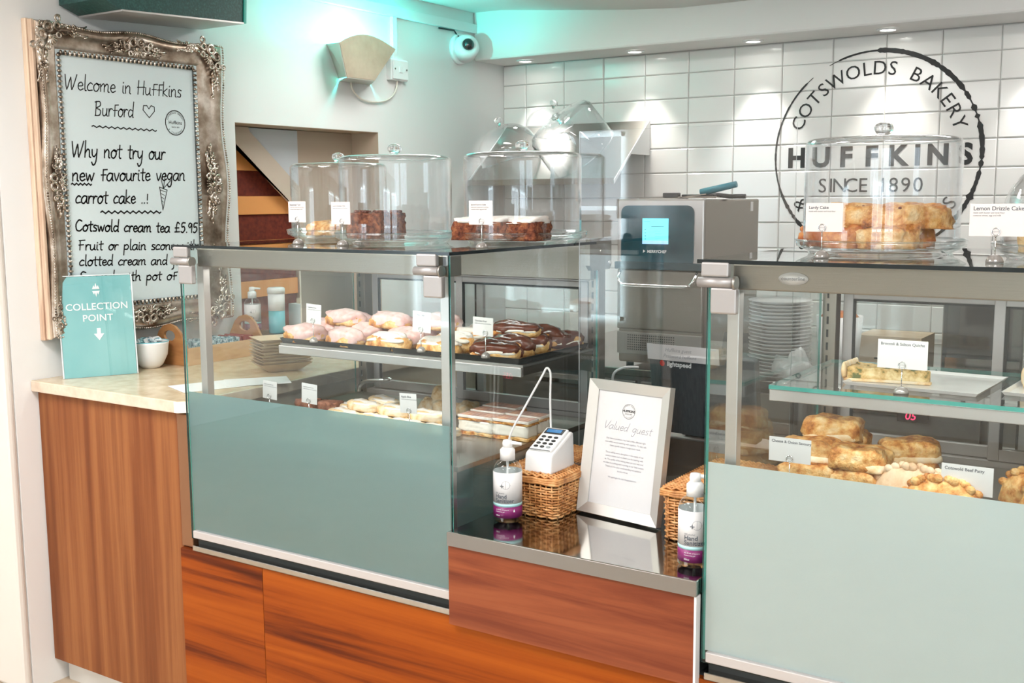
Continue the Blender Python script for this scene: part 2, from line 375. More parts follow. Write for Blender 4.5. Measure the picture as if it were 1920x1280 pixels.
# --- single-stroke handwriting (x-height 1)
HW = {
 'a': (1.15, [[(.95,.9),(.5,1),(.1,.6),(.15,.1),(.55,0),(.9,.5),(.95,.95)],[(.95,.95),(.95,.2),(1.1,0)]]),
 'b': (1.1, [[(.15,1.9),(.15,0),(.6,0),(.95,.4),(.7,.9),(.2,.7)]]),
 'c': (.95, [[(.85,.85),(.5,1),(.1,.55),(.25,.05),(.85,.12)]]),
 'd': (1.15, [[(.9,.8),(.4,.95),(.1,.45),(.4,0),(.9,.4)],[(1.0,2.0),(.92,.2),(1.05,0)]]),
 'e': (.95, [[(.15,.5),(.8,.6),(.6,1),(.2,.8),(.15,.3),(.45,0),(.9,.2)]]),
 'f': (.95, [[(.4,0),(.4,1.45)],[(.4,1.45),(1.0,1.5)],[(.1,.75),(.85,.8)]]),
 'g': (1.1, [[(.9,.9),(.4,1),(.1,.5),(.45,.1),(.85,.5),(.9,.95)],[(.9,.95),(.85,-.6),(.45,-.9),(.2,-.6)]]),
 'h': (1.1, [[(.15,2),(.15,0)],[(.15,.5),(.5,.95),(.8,.8),(.85,.1),(1.05,0)]]),
 'i': (.5, [[(.2,.95),(.2,.15),(.4,0)],[(.22,1.3),(.25,1.4)]]),
 'j': (.6, [[(.4,.95),(.35,-.6),(0,-.9)],[(.42,1.3),(.45,1.4)]]),
 'k': (1.0, [[(.15,1.9),(.15,0)],[(.8,1),(.2,.45),(.9,0)]]),
 'l': (.5, [[(.2,2.0),(.2,.2),(.42,0)]]),
 'm': (1.6, [[(.1,.95),(.15,0)],[(.15,.6),(.5,1),(.7,.8),(.72,0)],[(.72,.6),(1.05,1),(1.3,.8),(1.3,.1),(1.5,0)]]),
 'n': (1.1, [[(.1,.95),(.15,0)],[(.15,.6),(.5,1),(.8,.8),(.82,.1),(1.0,0)]]),
 'o': (1.05, [[(.5,1),(.12,.65),(.2,.1),(.6,0),(.92,.45),(.8,.9),(.5,1),(.7,.85),(1.0,.9)]]),
 'p': (1.1, [[(.15,.95),(.1,-.95)],[(.15,.7),(.6,1),(.92,.6),(.7,.1),(.15,.15)]]),
 'r': (.8, [[(.12,.95),(.15,0)],[(.15,.5),(.4,.95),(.75,.9)]]),
 's': (.85, [[(.75,.9),(.35,1),(.2,.7),(.65,.4),(.6,.05),(.1,.05)]]),
 't': (.8, [[(.4,1.6),(.4,.15),(.65,0)],[(.05,1.05),(.8,1.1)]]),
 'u': (1.1, [[(.12,.95),(.15,.2),(.45,0),(.8,.35),(.85,.95)],[(.85,.95),(.85,.15),(1.05,0)]]),
 'v': (.95, [[(.1,.95),(.45,0),(.85,1)]]),
 'w': (1.4, [[(.1,.95),(.35,0),(.65,.8),(.95,0),(1.3,1)]]),
 'y': (1.05, [[(.12,.95),(.2,.3),(.5,.1),(.85,.5)],[(.9,1),(.8,-.5),(.4,-.95),(.15,-.6)]]),
 'W': (2.0, [[(.1,1.8),(.45,0),(.95,1.5),(1.2,0),(1.85,1.9)]]),
 'H': (1.3, [[(.2,1.8),(.15,0)],[(1.1,1.8),(1.05,0)],[(.0,.9),(1.25,1.0)]]),
 'B': (1.3, [[(.2,1.8),(.2,0)],[(.0,1.7),(.8,1.8),(.95,1.3),(.3,.95),(1.0,.7),(.9,.1),(.1,0)]]),
 'C': (1.3, [[(1.1,1.6),(.6,1.8),(.1,1.1),(.25,.2),(.8,0),(1.2,.3)]]),
 'F': (1.2, [[(.3,0),(.3,1.7)],[(.1,1.7),(1.1,1.75)],[(.1,.9),(.9,.95)]]),
 'S': (1.2, [[(1.0,1.6),(.5,1.8),(.2,1.3),(.9,.7),(.8,.1),(.1,.1)]]),
 'P': (1.1, [[(.2,1.7),(.15,0)],[(.15,1.6),(.7,1.75),(.95,1.3),(.6,.9),(.2,.9)]]),
 '.': (.45, [[(.2,.02),(.24,.08)]]), '!': (.6, [[(.3,1.3),(.3,.5)],[(.3,.1),(.32,.02)]]),
 'V': (1.3, [[(.1,1.8),(.55,0),(1.25,1.9)]]),
 '£': (1.3, [[(1.0,1.5),(.6,1.8),(.4,1.2),(.4,.1)],[(.1,.1),(1.1,.1)],[(.1,.8),(.9,.8)]]),
 '5': (1.1, [[(.95,1.7),(.3,1.7),(.25,1.0),(.7,1.05),(.9,.5),(.5,0),(.1,.15)]]),
 '9': (1.1, [[(.85,1.5),(.4,1.7),(.15,1.2),(.5,.9),(.85,1.4),(.85,.0)]]),
 ' ': (.95, []),
}
def smooth_pts(p, n=3):
    if len(p) < 3: return p
    q = [p[0]]+p+[p[-1]]; out = []
    for i in range(1, len(q)-2):
        for k in range(n):
            t = k/n; a, b, c, d = q[i-1], q[i], q[i+1], q[i+2]
            out.append(tuple(.5*((2*b[j])+(-a[j]+c[j])*t+(2*a[j]-5*b[j]+4*c[j]-d[j])*t*t+(-a[j]+3*b[j]-3*c[j]+d[j])*t**3) for j in (0, 1)))
    out.append(p[-1]); return out
def hand(F, s, x, y, x1, y1, xh, wd, slant=.12):
    tot = sum(HW.get(c, HW[' '])[0] for c in s); k = (x1-x)/tot
    cx = 0
    for c in s:
        adv, st = HW.get(c, HW[' '])
        for p in st:
            pts = [(x+(cx+a)*k+b*xh*slant, y+(y1-y)*(cx/tot)+b*xh) for a, b in smooth_pts(p)]
            F.line(pts, wd)
        cx += adv
def wavy(F, x0, y0, x1, y1, amp, n, wd):
    F.line([(x0+(x1-x0)*i/(n*4), y0+(y1-y0)*i/(n*4)+amp*math.sin(i*PI/2)) for i in range(n*4+1)], wd)

# ------------------------------------------------------------------ room
XL, YB = -3.25, 4.87
struct('floor', B().box(-6.2, -3.6, -.1, 3.4, 5.1, 0), floor_m)
# ceiling: slightly uneven sheet, lower towards the tiled wall's right
b = B(); nx, ny = 40, 30; vs = []
for j in range(ny+1):
    for i in range(nx+1):
        x = -6.2+9.6*i/nx; y = -3.6+8.7*j/ny
        z = 2.535-.085*max(0, min(1, (x+3.1)/.9))*max(0, min(1, (y-3)/1.5)) + .008*noise.noise(Vector((x*1.2, y*1.2, 3)))
        vs.append((x, y, z))
top = [(x, y, 2.75) for x, y, z in vs]
fs = [(j*(nx+1)+i, j*(nx+1)+i+1, (j+1)*(nx+1)+i+1, (j+1)*(nx+1)+i) for j in range(ny) for i in range(nx)]
b.add(vs, fs, 0, True); o = len(vs); b.add(top, fs)
struct('ceiling', b, ceil_m)
# left wall with the stair niche (opening y 3.0..3.85, z 1.10..1.915)
NY0, NY1, NZ0, NZ1 = 3.0, 3.85, 1.046, 1.915
b = B()
b.box(-3.37, 2.02, 0, XL, NY0, 2.70); b.box(-3.37, NY1, 0, XL, 4.95, 2.70)
b.box(-3.37, NY0, 0, XL, NY1, NZ0); b.box(-3.37, NY0, NZ1, XL, NY1, 2.70)
b.box(-6.2, 2.02, 0, -3.36, 2.14, 2.70)
struct('wall_left', b, plaster)
b = B().box(-6.2, 1.99, 0, XL, 2.02, 2.62)
struct('wall_pier', b, pier_m, .012)
struct('wall_far_left', B().box(-6.3, -3.6, 0, -6.2, 2.14, 2.7), plaster)
struct('wall_right', B().box(3.3, -3.6, 0, 3.4, 5.1, 2.7), plaster)
b = B(); ws = [-5.35, .4, 2.4]
b.box(-6.2, -3.6, 0, 3.4, -3.5, .5); b.box(-6.2, -3.6, 2.2, 3.4, -3.5, 2.7)
xs = [-6.2]+[q for x in ws for q in (x-.75, x+.75)]+[3.4]
for i in range(0, len(xs), 2): b.box(xs[i], -3.6, .5, xs[i+1], -3.5, 2.2)
struct('wall_front', b, plaster)
for k, x in enumerate(ws):
    b = B()
    for q in (-.75, -.02, .71): b.box(x+q, -3.56, .5, x+q+.04, -3.50, 2.2)
    for z in (.5, 1.5, 2.16): b.box(x-.75, -3.56, z, x+.75, -3.50, z+.04)
    struct('window_%d' % (k+1), b, paint)
# tiled back wall
wb = B().box(-3.4, YB, 0, 3.4, 5.0, 2.7); wall_back = struct('wall_back', wb, grout)
TW, TH = .2274, .1162
tile_mesh = {}
def tile(x0, z0, x1, z1):
    g = .0018
    key = (round(x1-x0, 4), round(z1-z0, 4))
    if key not in tile_mesh:
        wd, h = key; e = .004
        v = [(g, 0, g), (wd-g, 0, g), (wd-g, 0, h-g), (g, 0, h-g), (g, -.004, g), (wd-g, -.004, g), (wd-g, -.004, h-g), (g, -.004, h-g),
             (g+e, -.007, g+e), (wd-g-e, -.007, g+e), (wd-g-e, -.007, h-g-e), (g+e, -.007, h-g-e)]
        f = [(0, 1, 5, 4), (1, 2, 6, 5), (2, 3, 7, 6), (3, 0, 4, 7), (4, 5, 9, 8), (5, 6, 10, 9), (6, 7, 11, 10), (7, 4, 8, 11), (8, 9, 10, 11)]
        me = bpy.data.meshes.new('tile'); me.from_pydata(v, [], f); me.materials.append(tile_m)
        tile_mesh[key] = me
    o = bpy.data.objects.new('tile', tile_mesh[key]); col.objects.link(o); o.parent = wall_back
    o.location = (x0, YB+.0005, z0)
    o.rotation_euler = (random.uniform(-.004, .004), 0, random.uniform(-.003, .003))
colx = [XL, -2.20-4*TW]+[-2.20+k*TW for k in range(-3, 15)]
rowz = [2.197-k*TH for k in range(0, 12)]
for i in range(len(colx)-1):
    tile(colx[i], 2.197, colx[i+1], 2.298)
    for k in range(len(rowz)-1): tile(colx[i], rowz[k+1], colx[i+1], rowz[k])
# soffit over the tiles
b = B().box(XL, 4.60, 2.30, 3.3, 4.87, 2.60)
struct('trim_1', b, ceil_m, .01)
for k, x in enumerate(DOWN):
    t = thing('downlight', 'recessed downlight over the tiled wall, ' + ['beside the left wall', 'second from the left wall', 'third from the left wall', 'left of the lettering ring top', 'over the lettering ring', 'farthest right'][k], 'downlight', (x, 4.72, 2.30), 0, 'downlights in the soffit')
    B().lathe([(.030, 2.2985), (.045, 2.2985), (.045, 2.294), (.034, 2.291), (.030, 2.294)], (x, 4.72, 0), 20, loop=True).build('bezel', plastic, t)
    B().lathe([(.001, 2.2965), (.029, 2.2965), (.029, 2.299), (.001, 2.299)], (x, 4.72, 0), 16, cap=False).build('lens', lamp_e, t)

# wall lettering, a printed decal on the tiles
WX, WZ, WR = -1.328, 1.795, .438
F = Flat((WX, YB-.0072, WZ), (1, 0, 0), (0, 0, 1), .0008)
def wear(a):
    a = a % (2*PI); d = math.degrees(a)
    if 112 < d < 133: return 0 if (118 < d < 128) else .003
    base = .020 if d < 90 or d > 320 else (.008 if d < 200 else .013)
    if d > 185: base *= .8+.5*abs(noise.noise(Vector((d*.5, 0, 0))))*2
    n = noise.noise(Vector((math.cos(a)*22, math.sin(a)*22, 1)))
    if (d < 42 or d > 350) and n > .12: base *= .3
    return max(.004, base*(1+.5*noise.noise(Vector((d*.9, 2, 0)))))
wl = thing('wall_sign', 'black ring of bakery lettering printed on the white tiles', 'wall sign', (WX, YB-.0072, WZ))
def part(nm):
    F.b.build(nm, ink, wl); F.b = B()
F.ring(0, 0, WR, .01, 260, wfun=wear); part('ring')
def spaced(t, x0, x1, y, size, bold=0):
    n = len(t); ws_ = [{'I': .5, ' ': .8, '1': .75, 'W': 1.35, 'M': 1.2}.get(c, 1.0) for c in t]; tot = sum(ws_); cx = 0
    for c, w_ in zip(t, ws_):
        if c != ' ': F.text(c, x0+(x1-x0)*(cx+w_/2)/tot, y, size, bold, 0, 'CENTER'); part('letter')
        cx += w_
def arc_spaced(t, r, a0, a1, size, bottom=False):
    ws_ = [{'I': .5, ' ': .9, 'W': 1.5, 'L': .85, 'S': .85, 'E': .85, 'O': 1.25, 'M': 1.35, 'D': 1.1, 'A': 1.1}.get(c, 1.0) for c in t]; tot = sum(ws_); cx = 0
    for c, w_ in zip(t, ws_):
        a = math.radians(a0+(a1-a0)*(cx+w_/2)/tot); cx += w_
        if c != ' ': F.text(c, math.cos(a)*r, math.sin(a)*r, size, 0, 0, 'CENTER', 1, a-PI/2 if not bottom else a+PI/2); part('letter')
arc_spaced('COTSWOLDS BAKERY', .338, 161, 15, .083)
arc_spaced('& TEAROOMS', .408, 208, 332, .083, True)
spaced('HUFFKINS', -.395, .430, -.046, .118, .040)
spaced('SINCE 1890', -.245, .215, -.160, .088)
# trunking, conduit and socket on the left wall
b = B().box(XL, 3.2, 2.432, XL+.022, 4.6, 2.476); b.box(XL, 3.945, 2.245, XL+.018, 3.975, 2.432)
tag(b.build('cable_trunking', paint, None, (XL, 3.9, 2.43), .002), 'white cable trunking running along the top of the left wall to the camera', 'trunking')
t = thing('fused_spur', 'white switched cable outlet on the left wall below the trunking drop', 'outlet', (XL, 3.99, 2.145))
B().box(XL, 3.915, 2.150, XL+.028, 4.035, 2.245).build('back_box', plastic, t, bevel=.004)
B().box(XL+.028, 3.922, 2.155, XL+.036, 4.03, 2.24).build('face_plate', plastic, t, bevel=.003)
B().box(XL+.036, 3.965, 2.185, XL+.041, 3.985, 2.212).build('switch_rocker', paint, t)
for q in (3.935, 4.017): B().cyl((XL+.036, q, 2.2), (XL+.038, q, 2.2), .004, n=8).build('screw', steel, t)
pts = [(XL+.012, 3.66, 2.135), (XL+.012, 3.67, 2.09), (XL+.012, 3.72, 2.055), (XL+.012, 3.80, 2.045), (XL+.012, 3.90, 2.06), (XL+.012, 3.96, 2.10), (XL+.014, 3.975, 2.150)]
def cr(pts, n=6):
    P = [Vector(p) for p in pts]; q = [P[0]]+P+[P[-1]]; out = []
    for i in range(1, len(q)-2):
        for k in range(n):
            t = k/n; a, b_, c, d = q[i-1], q[i], q[i+1], q[i+2]
            out.append(.5*((2*b_)+(-a+c)*t+(2*a-5*b_+4*c-d)*t*t+(-a+3*b_-3*c+d)*t**3))
    out.append(P[-1]); return out
tag(B().tube(cr(pts), .0045, 6).build('lamp_cable', ivory, None, (XL, 3.66, 2.135)), 'cream cable looping from the wall lamp to the outlet', 'cable')

# wall lamp (fan-shaped uplighter)
t = thing('wall_lamp', 'fan-shaped beige metal uplighter with turquoise glow on the left wall', 'lamp', (XL, 3.70, 2.13))
def fan(yc, z): return Vector((XL+.125, yc, z))
lampm = mat('champagne_metal', rough=.42, metal=.25, ramp=((1, 1, 1), 10, 4, [(.3, (.40, .30, .22)), (.7, (.50, .39, .30))]))
lamps = mat('grey_metal_side', (.50, .49, .44), .45, .2)
N = 10; front = [(3.515, 2.122), (3.69, 2.122)]; arcp = []
for i in range(N+1):
    q = i/N; arcp.append((3.835-q*(3.835-3.475), 2.268+.045*math.sin(PI*(1-q)**.9)-.010*q))
poly = front+arcp
M1 = Matrix(((0, 0, 1, XL), (1, 0, 0, 0), (0, 1, 0, 0), (0, 0, 0, 1)))
B().prism(poly, .118, .122, M1).build('front_plate', lampm, t)
b = B(); A = [Vector((XL+.12, 3.515, 2.122)), Vector((XL+.12, 3.475, 2.258)), Vector((XL, 3.53, 2.268)), Vector((XL, 3.60, 2.130))]
nrm = (A[1]-A[0]).cross(A[3]-A[0]).normalized()*.003
b.add(A+[p+nrm for p in A], [(0, 1, 2, 3), (7, 6, 5, 4), (0, 4, 5, 1), (1, 5, 6, 2), (2, 6, 7, 3), (3, 7, 4, 0)])
b.build('side_plate', lamps, t)
b = B(); A = [Vector((XL+.12, 3.69, 2.122)), Vector((XL+.12, 3.835, 2.268)), Vector((XL, 3.93, 2.285)), Vector((XL, 3.80, 2.130))]
b.add(A+[p+Vector((0, .003, 0)) for p in A], [(0, 1, 2, 3), (7, 6, 5, 4), (0, 4, 5, 1), (1, 5, 6, 2), (2, 6, 7, 3), (3, 7, 4, 0)])
b.build('side_plate', lamps, t)
B().prism([(XL, 3.60), (XL+.12, 3.515), (XL+.12, 3.69), (XL, 3.80)], 2.118, 2.122, Matrix.Identity(4)).build('bottom_plate', lamps, t)
led = mat('turquoise_bulb', (.2, 1, .9), .5, emit=(.15, 1, .88), es=12)
B().ball((XL+.06, 3.66, 2.20), .028, nu=10, nv=8).build('bulb', led, t)
l = bpy.data.lights.new('wall_lamp_light', 'POINT'); l.energy = 24; l.color = (.05, 1, .90); l.shadow_soft_size = .03
lo = bpy.data.objects.new('wall_lamp_light', l); col.objects.link(lo); lo.location = (XL+.055, 3.64, 2.262)

# security camera
t = thing('security_camera', 'white dome security camera with black lens in the wall corner', 'camera', (XL, 4.50, 2.34))
Mx = Matrix.Rotation(PI/2, 3, 'Y')
B().lathe([(.075, 0), (.075, .012), (.070, .018), (.066, .018)], (XL, 4.47, 2.345), 28, M=Mx).build('base_plate', plastic, t)
Md = Matrix.Rotation(math.radians(72), 3, 'Y') @ Matrix.Identity(3); Md = Matrix.Rotation(math.radians(-38), 3, 'Z') @ Md
B().lathe([(.062, -.03), (.062, .022), (.055, .038), (.034, .044), (.030, .040)], (XL+.045, 4.47, 2.345), 28, M=Md).build('housing', plastic, t)
p = Vector((XL+.045, 4.47, 2.345))+Md @ Vector((0, 0, .044))
B().ball(p, .030, (1, 1, .8), 16, 10, M=Md).build('lens', mat('black_lens', (.01, .012, .014), .05, spec=1), t)
B().tube([(XL+.01, 4.30, 2.425), (XL+.012, 4.42, 2.427), (XL+.012, 4.44, 2.41), (XL+.02, 4.445, 2.40)], .004, 6).build('cable', black, t)

# dark green wall box
t = thing('wall_box', 'dark speckled green box fixed high on the left wall above the framed board', 'wall unit', (XL, 2.55, 2.22))
Mg = Matrix(((0, 0, 1, XL), (1, 0, 0, 0), (0, 1, 0, 0), (0, 0, 0, 1)))
B().prism([(2.318, 2.222), (2.250, 2.246), (2.250, 2.46), (2.850, 2.46), (2.836, 2.246)], .02, .24, Mg).build('casing', green_box, t)
B().prism([(2.320, 2.216), (2.320, 2.2215), (2.836, 2.2455), (2.836, 2.240)], .02, .245, Mg).build('bottom_trim', alu, t)
B().prism([(2.837, 2.243), (2.851, 2.46), (2.861, 2.46), (2.847, 2.243)], .02, .245, Mg).build('end_cap', green_end, t)
B().box(XL, 2.4, 2.30, XL+.03, 2.7, 2.44).build('bracket', black, t)

# ------------------------------------------------------------------ niche with stairs
b = B()
b.box(-3.95, NY0-.03, NZ0-.03, -3.37, NY0, NZ1+.03); b.box(-3.95, NY1, NZ0-.03, -3.37, NY1+.03, NZ1+.03)
b.box(-3.95, NY0, NZ1, -3.37, NY1, NZ1+.03); b.box(-3.95, NY0, NZ0-.03, -3.37, NY1, NZ0)
b.box(-4.0, NY0-.03, NZ0-.03, -3.95, NY1+.03, NZ1+.03)
b.box(-3.372, NY0, NZ0, XL-.001, NY0+.002, NZ1); b.box(-3.372, NY1-.002, NZ0, XL-.001, NY1, NZ1)
b.box(-3.372, NY0, NZ1-.002, XL-.001, NY1, NZ1)
struct('wall_niche', b, tan)
Mn = Matrix(((0, 0, 1, 0), (1, 0, 0, 0), (0, 1, 0, 0), (0, 0, 0, 1)))
t = thing('staircase', 'underside of orange and dark red stairs seen through the wall niche', 'staircase', (-3.5, 3.3, NZ0))
B().prism([(3.004, 1.912), (3.20, 1.912), (3.208, 1.895), (3.489, 1.668), (3.489, 1.558), (3.45, 1.586), (3.004, 1.944)], -3.405, -3.39, Mn).build('stringer', tan2, t)
B().prism([(3.19, 1.911), (3.499, 1.911), (3.499, 1.62)], -3.425, -3.408, Mn).build('soffit_panel', mat('bluish_white_paint', (.62, .66, .70), .6), t)
B().prism([(3.50, NZ0+.001), (3.50, 1.913), (NY1-.001, 1.913), (NY1-.001, NZ0+.001)], -3.46, -3.41, Mn).build('side_panel', tan, t)
zz = [(1.905, 1.737, 0), (1.737, 1.633, 1), (1.633, 1.556, 0), (1.556, 1.449, 1), (1.449, 1.375, 0), (1.375, 1.28, 1), (1.28, 1.21, 0), (1.21, NZ0+.001, 1)]
for q, (za, zb, kk) in enumerate(zz):
    if kk == 0: B().box(-3.46, 3.002, zb+.001, -3.427, 3.495, za).build('tread', stairo, t, bevel=.002)
    else: B().box(-3.48, 3.002, zb+.001, -3.438, 3.495, za).build('riser', stairr, t)

# ------------------------------------------------------------------ ornate framed board
FX = XL+.072; fy0, fy1, fz0, fz1 = 2.135, 2.905, 1.170, 2.188
iy0, iy1, iz0, iz1 = 2.212, 2.765, 1.265, 2.092
t = thing('framed_board', 'white welcome board in an ornate antique silver frame on the left wall', 'board', (XL, 2.5, 1.17))
B().box(XL+.02, iy0-.02, iz0-.02, XL+.05, iy1+.02, iz1+.02).build('writing_board', board_m, t)
B().box(XL, fy0+.02, fz0+.02, XL+.018, fy1-.03, fz1-.02).build('backing', gold, t)
prof = [(0, 0), (0, .030), (.004, .034), (.004, .050), (.014, .066), (.030, .060), (.046, .052), (.060, .056), (.070, .050), (.078, .046), (.078, 0)]
def frame_pts(s_, d):      # perimeter of frame: inset s_
    return [(fy0+s_, fz0+s_), (fy1-s_*1.45, fz0+s_*1.2), (fy1-s_*1.45, fz1-s_*1.2), (fy0+s_, fz1-s_*1.2)]
def wav(u):  # scalloped outer edge
    return .010*math.cos(u*4*PI)
b = B(); NS = 40; rings = []
sides = [((fy0, fz0), (fy1, fz0)), ((fy1, fz0), (fy1, fz1)), ((fy1, fz1), (fy0, fz1)), ((fy0, fz1), (fy0, fz0))]
inn = [((iy0, iz0), (iy1, iz0)), ((iy1, iz0), (iy1, iz1)), ((iy1, iz1), (iy0, iz1)), ((iy0, iz1), (iy0, iz0))]
sideb = []
for (pa, pb), (qa, qb) in zip(sides, inn):
    bb = B(); vs = []; L = len(prof)
    for i in range(NS+1):
        u = i/NS
        ox, oz = pa[0]+(pb[0]-pa[0])*u, pa[1]+(pb[1]-pa[1])*u
        ix, iz = qa[0]+(qb[0]-qa[0])*u, qa[1]+(qb[1]-qa[1])*u
        wv = 1+(.10*math.cos(u*4*PI)-.04)*math.sin(PI*u)
        for (d, h) in prof:
            k = d/.078; k2 = (1-(1-k)*wv)
            vs.append((XL+h, ox+(ix-ox)*k2, oz+(iz-oz)*k2))
    fs = [(i*L+j, i*L+j+1, (i+1)*L+j+1, (i+1)*L+j) for i in range(NS) for j in range(L-1)]
    bb.add(vs, fs, 0, True); bb.build('frame_moulding', silver_l, t)
# near-side layered profile (pale gold, seen from the side)
b = B(); b.box(XL, fy0-.012, fz0-.004, XL+.022, fy0+.004, fz1+.004); b.box(XL+.026, fy0-.008, fz0, XL+.046, fy0+.004, fz1)
b.build('side_moulding', gold, t, bevel=.003)
b = B(); b.box(XL+.021, fy0-.004, fz0, XL+.027, fy0+.004, fz1); b.build('side_groove', mat('dark_gilding', (.25, .10, .06), .6), t)
# egg-and-dart beads round the opening
b = B()
for (qa, qb) in inn:
    L = math.hypot(qb[0]-qa[0], qb[1]-qa[1]); n = int(L/.0165)
    for i in range(n):
        u = (i+.5)/n; y, z = qa[0]+(qb[0]-qa[0])*u, qa[1]+(qb[1]-qa[1])*u
        hz = abs(qb[0]-qa[0]) > .1
        b.ball((XL+.056, y, z), .0085, (.9, .62 if hz else 1.05, 1.05 if hz else .62), 6, 4)
b.build('bead_moulding', silver, t)['kind'] = 'stuff'
b = B().box(XL+.045, iy0, iz0, XL+.052, iy0+.007, iz1); b.box(XL+.045, iy1-.007, iz0, XL+.052, iy1, iz1)
b.box(XL+.045, iy0, iz0, XL+.052, iy1, iz0+.007); b.box(XL+.045, iy0, iz1-.007, XL+.052, iy1, iz1)
b.build('inner_slip', mat('slip_dark', (.12, .14, .14), .5), t)
# fine rope edge
b = B()
for (pa, pb), (qa, qb) in zip(sides, inn):
    L = math.hypot(pb[0]-pa[0], pb[1]-pa[1]); n = int(L/.009)
    for i in range(n):
        u = (i+.5)/n
        ox, oz = pa[0]+(pb[0]-pa[0])*u, pa[1]+(pb[1]-pa[1])*u
        ix, iz = qa[0]+(qb[0]-qa[0])*u, qa[1]+(qb[1]-qa[1])*u
        wv = 1+(.10*math.cos(u*4*PI)-.04)*math.sin(PI*u); k2 = 1-.92*wv
        b.ball((XL+.066, ox+(ix-ox)*k2, oz+(iz-oz)*k2), .004, (1, 1, 1), 5, 4)
b.build('rope_edge', silver, t)['kind'] = 'stuff'
def ornament(yc, zc, ang, s, corner):
    b = B(); R = Matrix.Rotation(ang, 3, 'X'); rnd = random.Random(int(yc*100+zc*1000))
    def P(x, y, z): return Vector((XL+.058+x*s, yc, zc))+R @ Vector((0, y*s, z*s))
    Mt_ = Matrix.Rotation(PI/2, 3, 'Y')
    # shell fan pointing inwards and scalloped crest outwards
    for k in range(7):
        a = PI-1.0+2.0*k/6; b.ball(P(.010, math.sin(a)*.020, -.008+math.cos(a)*.020), .0072*s, (.8, .55, 2.0), 6, 5, M=R @ Matrix.Rotation(-a, 3, 'X'))
    for k in range(9):
        a = -1.25+2.5*k/8; b.ball(P(.006, math.sin(a)*.034, .004+math.cos(a)*.030), .0068*s, (.8, .7, 1.4), 6, 5, M=R @ Matrix.Rotation(-a, 3, 'X'))
    b.ball(P(.014, 0, -.010), .0095*s, (.8, 1, 1), 8, 6)
    for sg in (-1, 1):
        # paired volutes with hollow eyes
        for rr, cy, cz, tk in ((.0155, .018, .014, .0060), (.011, .047, -.006, .0046), (.009, .068, .010, .0036), (.0085, .030, -.030, .0036)):
            b.torus(P(.010, sg*cy, cz), rr*s, tk*s, Mt_, 14, 6)
            b.tube([P(.012, sg*(cy+rr*math.cos(q*.5)*(1.35-q*.02)), cz+rr*math.sin(q*.5)*(1.3-q*.02)) for q in range(9)], .0028*s, 5)
        # leaf sprays along the moulding
        arms = ((.060, .0, .150, -.012), (.055, -.020, .120, -.030)) if not corner else ((.050, -.040, .120, -.110), (.060, -.020, .135, -.085))
        for (a0, c0, a1, c1) in arms:
            for k in range(8):
                u = k/7; yy = a0+(a1-a0)*u; z_ = c0+(c1-c0)*u+.006*math.sin(k*1.9); q = rnd.uniform(-.6, .6)
                b.ball(P(.006*(1-u)+.002, sg*yy, z_), (.0098-.0045*u)*s, (.6, 1.7, .62), 6, 4, M=R @ Matrix.Rotation(sg*(q+math.atan2(c1-c0, a1-a0)), 3, 'X'))
            b.tube([P(.004, sg*(a0+(a1-a0)*u_/6), c0+(c1-c0)*u_/6+.004*math.sin(u_*1.3)) for u_ in range(7)], .0030*s, 5)
        for k in range(5):      # small rosette
            a = 2*PI*k/5; cy = .098 if not corner else .088; cz = -.004 if not corner else -.060
            b.ball(P(.008, sg*(cy+math.cos(a)*.008), cz+math.sin(a)*.008), .0058*s, (1, 1, 1), 5, 4)
    b.build('frame_ornament', silver, t)
for yc, zc, an in (((fy0+iy0)/2-.004, (fz1+iz1)/2+.004, PI/4), ((fy1+iy1)/2+.002, (fz1+iz1)/2+.004, -PI/4), ((fy1+iy1)/2+.002, (fz0+iz0)/2-.004, -3*PI/4), ((fy0+iy0)/2-.004, (fz0+iz0)/2-.004, 3*PI/4)):
    ornament(yc, zc, an, .95 if not (yc < 2.3 and zc < 1.5) else .62, True)
ornament((iy0+iy1)/2+.02, (fz1+iz1)/2, 0, .85, False); ornament((iy0+iy1)/2+.02, (fz0+iz0)/2, PI, .85, False)
ornament((fy1+iy1)/2-.005, (iz0+iz1)/2, -PI/2, .95, False); ornament((fy0+iy0)/2+.002, (iz0+iz1)/2, PI/2, .75, False)
F = Flat((XL+.05, 0, 0), (0, 1, 0), (0, 0, 1), .0008); wd = .0048
hand(F, 'Welcome in Huffkins', 2.228, 1.978, 2.705, 1.985, .026, .0036)
hand(F, 'Burford', 2.338, 1.900, 2.495, 1.903, .026, .0036)
F.line([(2.56, 1.905), (2.535, 1.93), (2.538, 1.945), (2.552, 1.946), (2.56, 1.935), (2.57, 1.947), (2.583, 1.943), (2.583, 1.928), (2.56, 1.905)], .003)
wavy(F, 2.326, 1.864, 2.588, 1.862, .003, 11, .004)
F.ring(2.672, 1.893, .043, .0035, 40); F.ring(2.672, 1.893, .030, .001, 1)
F.text('Huffkins', 2.672, 1.888, .018, .001, 0, 'CENTER'); F.text('SINCE 1890', 2.672, 1.875, .007, .001, 0, 'CENTER')
F.arc('COTSWOLDS BAKERY', 2.672, 1.893, .033, math.radians(165), math.radians(15), .009, .001)
F.arc('& TEAROOMS', 2.672, 1.893, .040, math.radians(215), math.radians(325), .009, .001, True)
hand(F, 'Why not try our', 2.240, 1.762, 2.620, 1.762, .027, wd)
hand(F, 'new favourite vegan', 2.238, 1.684, 2.705, 1.690, .025, wd)
wavy(F, 2.236, 1.673, 2.312, 1.673, .003, 5, .0045)
hand(F, 'carrot cake ..!', 2.246, 1.611, 2.540, 1.608, .024, wd)
wavy(F, 2.342, 1.580, 2.590, 1.577, .004, 10, .005)
F.line([(2.60, 1.585), (2.590, 1.665), (2.622, 1.655), (2.60, 1.585)], .003)
